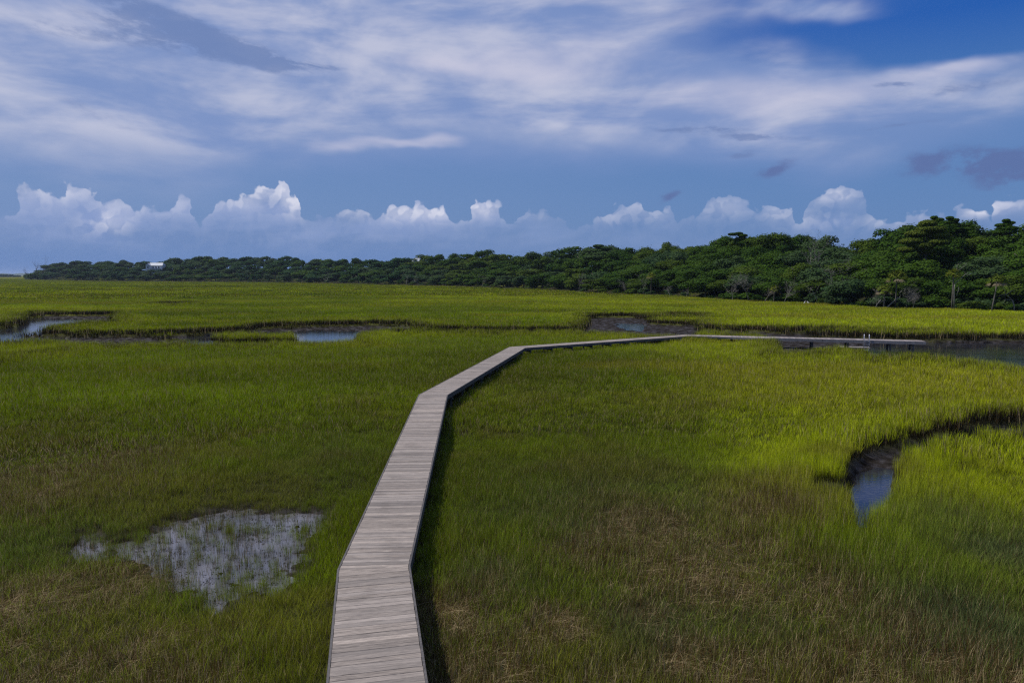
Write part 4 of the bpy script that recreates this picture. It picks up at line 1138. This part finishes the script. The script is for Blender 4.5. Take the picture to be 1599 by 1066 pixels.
    def pine(px, ptop, pbot, width_px, y, levels, label, seed, mt, leaf):
        x = at_dist(px, y); zt = z_px(ptop, y); zb = z_px(pbot, y); S = width_px / F_PX * y / 2; H = zt - zb
        zg = land_z(x, y)
        root = empty('pine_tree', (x, y, zg)); tag(root, label, 'tree')
        m = MB(); m.tube([(0, 0, -.3), (.1, 0, (zt - zg) * .5), (0, 0, zt - zg - .4)], [.28, .2, .06], 8)
        for (cx, cz, rx, rz, nn) in levels:
            m.tube([(0, 0, zb - zg + H * max(cz - .22, .02)), (cx * S * .6, 0, zb - zg + H * (cz - .08)), (cx * S, 0, zb - zg + H * cz)], [.1, .06, .03], 5)
        m.build('trunk', M_BARK, root, True)
        VV, LR = layered(seed, levels, leaf)
        VV = VV * np.array([S, S, H]) + np.array([0, 0, zb - zg])
        me = npmesh('crown', VV, np.arange(len(VV)).reshape(-1, 4), mt, False, {'lr': ('FLOAT', 'POINT', LR)})
        o = link(bpy.data.objects.new('crown', me)); o.parent = root
    pine(1440, 347, 402, 78, frontd(1440) + 14, [(.0, .93, .34, .10, 900), (.15, .78, .55, .09, 1400), (-.25, .66, .50, .09, 1300), (.45, .60, .42, .08, 1000), (-.55, .45, .46, .08, 1200), (.35, .42, .5, .08, 1100), (-.2, .32, .5, .08, 1000), (-.75, .22, .35, .07, 700), (.1, .18, .4, .07, 700)],
         'large light yellow-green pine in tiers on the face of the highest rise', 77, M_YEL, .085)
    pine(1147, 364, 384, 30, frontd(1147) + 38, [(-.45, .86, .50, .10, 500), (.2, .93, .45, .09, 450), (.55, .75, .5, .12, 450), (.5, .5, .7, .16, 500), (.6, .2, .9, .2, 500)], 'flat-topped pine jutting out left at the shoulder of the middle rise', 78, M_OAK, .11)
    for px, ptop, w, dd_, lab, sd in ((1454, 336, 16, 34, 'small dark treetop left on the crest of the highest rise', 79), (1475, 337, 17, 34, 'dark treetop right of the small one on the crest of the highest rise', 80), (1480, 339, 10, 36, 'tiny tuft of a treetop on the crest, right of its taller neighbours', 81),
                                      (1507, 347, 13, 36, 'lone round treetop breaking the skyline right of the crest', 82), (1562, 341, 17, 37, 'ragged dark treetop poking up near the right edge', 83), (936, 380, 26, 38, 'pale open treetop breaking the far skyline behind the mud pool', 84)):
        y = frontd(px) + dd_
        pine(px, ptop + 3, ptop + 24, w * 1.9, y - 4, [(-.12, .90, .36, .12, 260), (.25, .74, .5, .13, 320), (-.2, .58, .75, .15, 420), (.1, .34, 1.0, .2, 520), (0, .1, 1.15, .2, 520)], lab, sd, M_OAK if sd != 84 else M_GREY, .13)
build_specials()

# ------------------------------------------------------------------ houses in the woods
M_WHITE = simple('white_siding', (.62, .62, .60), .6, 2, .06)
M_ROOF = simple('pale_roof', (.50, .52, .54), .6, 2, .08)
M_GLASS = simple('dark_window', (.03, .035, .045), .15, 2, .1, .6)
def house(px, py_ridge, y, w, label, hz, wall_h=5.5, roof_h=3.2):
    x = at_dist(px, y); zt = z_px(py_ridge, y); base = zt - roof_h - wall_h
    root = empty('house', (x, y, base)); tag(root, label, 'house')
    root.rotation_euler.z = hz
    dep = w * .6
    m = MB(); m.box((0, 0, wall_h / 2 - 3), (w, dep, wall_h + 6)); m.build('wall', M_WHITE, root)
    m = MB(); e = .6; hw, hd = w / 2 + e, dep / 2 + e
    vs = [(-hw, -hd, wall_h), (hw, -hd, wall_h), (hw, hd, wall_h), (-hw, hd, wall_h), (-hw + hd * .55, 0, wall_h + roof_h), (hw - hd * .2, 0, wall_h + roof_h)]
    m.add(vs, [(0, 1, 5, 4), (2, 3, 4, 5), (3, 0, 4), (1, 2, 5), (3, 2, 1, 0)]); m.build('roof', M_ROOF, root)
    m = MB(); gx = -w * .34   # front gable wing
    m.box((gx, -dep / 2 - 1.5, wall_h / 2 - 3), (w * .26, 3, wall_h + 6)); m.build('gable_wall', M_WHITE, root)
    m = MB(); q = w * .13 + .35
    m.add([(gx - q, -dep / 2 - 3.4, wall_h), (gx + q, -dep / 2 - 3.4, wall_h), (gx, -dep / 2 - 3.4, wall_h + 2.6), (gx - q, 0, wall_h), (gx + q, 0, wall_h), (gx, 0, wall_h + 2.6)], [(0, 1, 2), (0, 2, 5, 3), (2, 1, 4, 5), (3, 5, 4), (0, 3, 4, 1)])
    m.build('gable_roof', M_ROOF, root)
    for wx, wy in ((gx, -dep / 2 - 3.03), (-w * .08, -dep / 2 - .03), (w * .1, -dep / 2 - .03), (w * .28, -dep / 2 - .03)):
        m = MB(); m.box((wx, wy, wall_h * .62), (1.5, .08, 1.9)); m.build('window', M_GLASS, root)
    m = MB(); m.box((w * .12, -dep / 2 - 1.3, wall_h * .36), (w * .6, 2.6, .25)); m.build('balcony', M_WHITE, root)
    for k in range(5):
        m = MB(); m.box((w * (-.16 + .14 * k), -dep / 2 - 2.5, wall_h * .36 - 3), (.25, .25, 6)); m.build('post', M_WHITE, root)
yh = frontd(246)
house(247, 410.5, yh + depth_D(yh) * .42, 17, 'white house with a pale roof showing through a gap in the far left woods', .12)
yh = frontd(650)
house(650, 403, yh + depth_D(yh) * .93, 4.5, 'tiny white gable peeping out of the treetops above the boardwalk bend', 1.2, 4.0, 2.8)

# ------------------------------------------------------------------ egrets
M_BIRD = simple('white_feathers', (.75, .75, .72), .7, 20, .05)
M_BILL = simple('yellow_bill', (.55, .38, .08), .5, 20, .1)
M_LEG = simple('dark_legs', (.03, .03, .03), .6, 20, .1)
def egret(px, y, rz, label, neck=1.0):
    x = at_dist(px, y); z = land_z(x, y)
    root = empty('egret', (x, y, z), rz); tag(root, label, 'bird', 'white birds at the foot of the woods')
    m = MB()
    m.tube([(-.34, 0, .50), (-.22, 0, .56), (-.05, 0, .62), (.12, 0, .68), (.2, 0, .74), (.22, 0, .84), (.16, 0, .94 * neck), (.18, 0, 1.03 * neck), (.26, 0, 1.08 * neck), (.32, 0, 1.06 * neck)],
           [.02, .08, .14, .12, .07, .04, .032, .034, .042, .02], 10)
    m.build('body', M_BIRD, root, True)
    m = MB(); m.tube([(.31, 0, 1.06 * neck), (.45, 0, 1.03 * neck)], [.016, .004], 6); m.build('bill', M_BILL, root, True)
    for s in (-.05, .05):
        m = MB(); m.tube([(0, s, .52), (.02, s, .28), (-.01, s, .0)], [.016, .012, .01], 5); m.tube([(-.05, s, .01), (.1, s, .01)], .009, 4); m.build('leg', M_LEG, root)
egret(1256, frontd(1256) - 9, .6, 'left of the two white birds at the foot of the woods')
egret(1261.5, frontd(1261) - 9, 2.6, 'right of the two white birds at the foot of the woods', .93)

# ------------------------------------------------------------------ far shore beyond the left marsh
def far_wood():
    g = np.random.default_rng(12); V = []; LR = []
    for k in range(150):
        y = 2300 + g.uniform(0, 160); px = g.uniform(-260, 36) if k > 3 else g.uniform(0, 30)
        x = at_dist(px, y); r = g.uniform(5, 9); h = (8.2 + g.uniform(-1.5, 1.5)) * (1 if px < 22 else .6)
        nn = 170; d = g.normal(0, 1, (nn, 3)); d /= np.linalg.norm(d, axis=1)[:, None]
        c = np.array([x, y, h * .5]) + d * np.array([r * 1.5, r, h * .52]) * g.uniform(.8, 1.05, (nn, 1))
        nr = d + g.normal(0, .4, (nn, 3)); nr /= np.linalg.norm(nr, axis=1)[:, None]
        a = np.cross(nr, g.normal(0, 1, (nn, 3))); a /= np.linalg.norm(a, axis=1)[:, None]; b = np.cross(nr, a); s = 2.6
        V.append(np.stack([c - a * s, c - b * s, c + a * s, c + b * s], 1).reshape(-1, 3)); LR.append(np.repeat(g.random(nn), 4))
    V = np.concatenate(V); V[:, 2] = np.maximum(V[:, 2], -.3)
    o = link(bpy.data.objects.new('far_wood', npmesh('far_wood', V, np.arange(len(V)).reshape(-1, 4), M_FAR, False, {'lr': ('FLOAT', 'POINT', np.concatenate(LR))})))
    tag(o, kind='stuff')
    m = MB(); pts = []
    for i in range(40):
        q = i / 39; x = -5500 + 1900 * q; h = 19 * math.sin(math.pi * min(q * 1.0, 1)) ** .5 * (1 + .2 * math.sin(i * 1.7)) + 2
        pts.append((x, h))
    n = len(pts)
    vs = [(x, 6500, 0) for x, h in pts] + [(x, 6620, h) for x, h in pts] + [(x, 6800, 0) for x, h in pts]
    fs = [(i, i + 1, n + i + 1, n + i) for i in range(n - 1)] + [(n + i, n + i + 1, 2 * n + i + 1, 2 * n + i) for i in range(n - 1)]
    m.add(vs, fs); o = m.build('far_headland', simple('headland_woods', (.035, .06, .035), .9, .01, .3), None, True); tag(o, kind='structure')
far_wood()

# ------------------------------------------------------------------ brush fringe where marsh meets woods
def fringe():
    g = np.random.default_rng(90); P = []; n = 5200
    px = g.uniform(60, 1720, n) ; px = np.where(g.random(n) < .6, g.uniform(820, 1720, n), px)
    t = (px - 799.5) / F_PX; yf = front_y(t); y = yf + g.normal(-1.5, 2.2, n) * np.clip(yf / 220, .8, 4); x = t * y
    keep = np.hypot(x, y) > 0
    z, near, pond, f = land(x, y, 'all')
    m = (near > 0) & (f < .3)
    x, y, z, yf = x[m], y[m], z[m], yf[m]; n = len(x)
    c1 = np.array([.095, .105, .06]); c2 = np.array([.15, .125, .085]); c3 = np.array([.06, .085, .03])
    u = fbm(x, y, 9, 44)[:, None]; T = np.where(u < .5, c3 + (c1 - c3) * u * 2, c1 + (c2 - c1) * (u - .5) * 2) * g.uniform(.75, 1.25, (n, 1))
    pr = [blade_mesh('brush_tuft', 300 + i, 50, .8, .10, .35, segs=2) for i in range(3)]
    k = np.clip(yf / 220, .7, 3.0)
    scatter('undergrowth', pr, np.stack([x, y, z - .05], -1), np.stack([g.normal(0, .15, n), g.normal(0, .15, n), g.uniform(0, 6.28, n)], -1),
            np.stack([k, k, k * g.uniform(.45, 1.1, n) * .8], -1), T, np.clip(g.normal(.25, .15, n), 0, .8), g.integers(0, 3, n))
fringe()

# ================================================================== air
def build_haze():
    m = MB(); m.box((0, 0, 23.8), (19200, 19200, 52))
    hm = bpy.data.materials.new('haze'); hm.use_nodes = True
    t = hm.node_tree; t.nodes.clear()
    v = t.nodes.new('ShaderNodeVolumePrincipled'); v.inputs['Color'].default_value = (.62, .74, 1, 1); v.inputs['Density'].default_value = .00005
    v.inputs['Anisotropy'].default_value = .2
    out = t.nodes.new('ShaderNodeOutputMaterial'); t.links.new(v.outputs[0], out.inputs['Volume'])
    o = m.build('haze', hm); tag(o, kind='stuff')
build_haze()
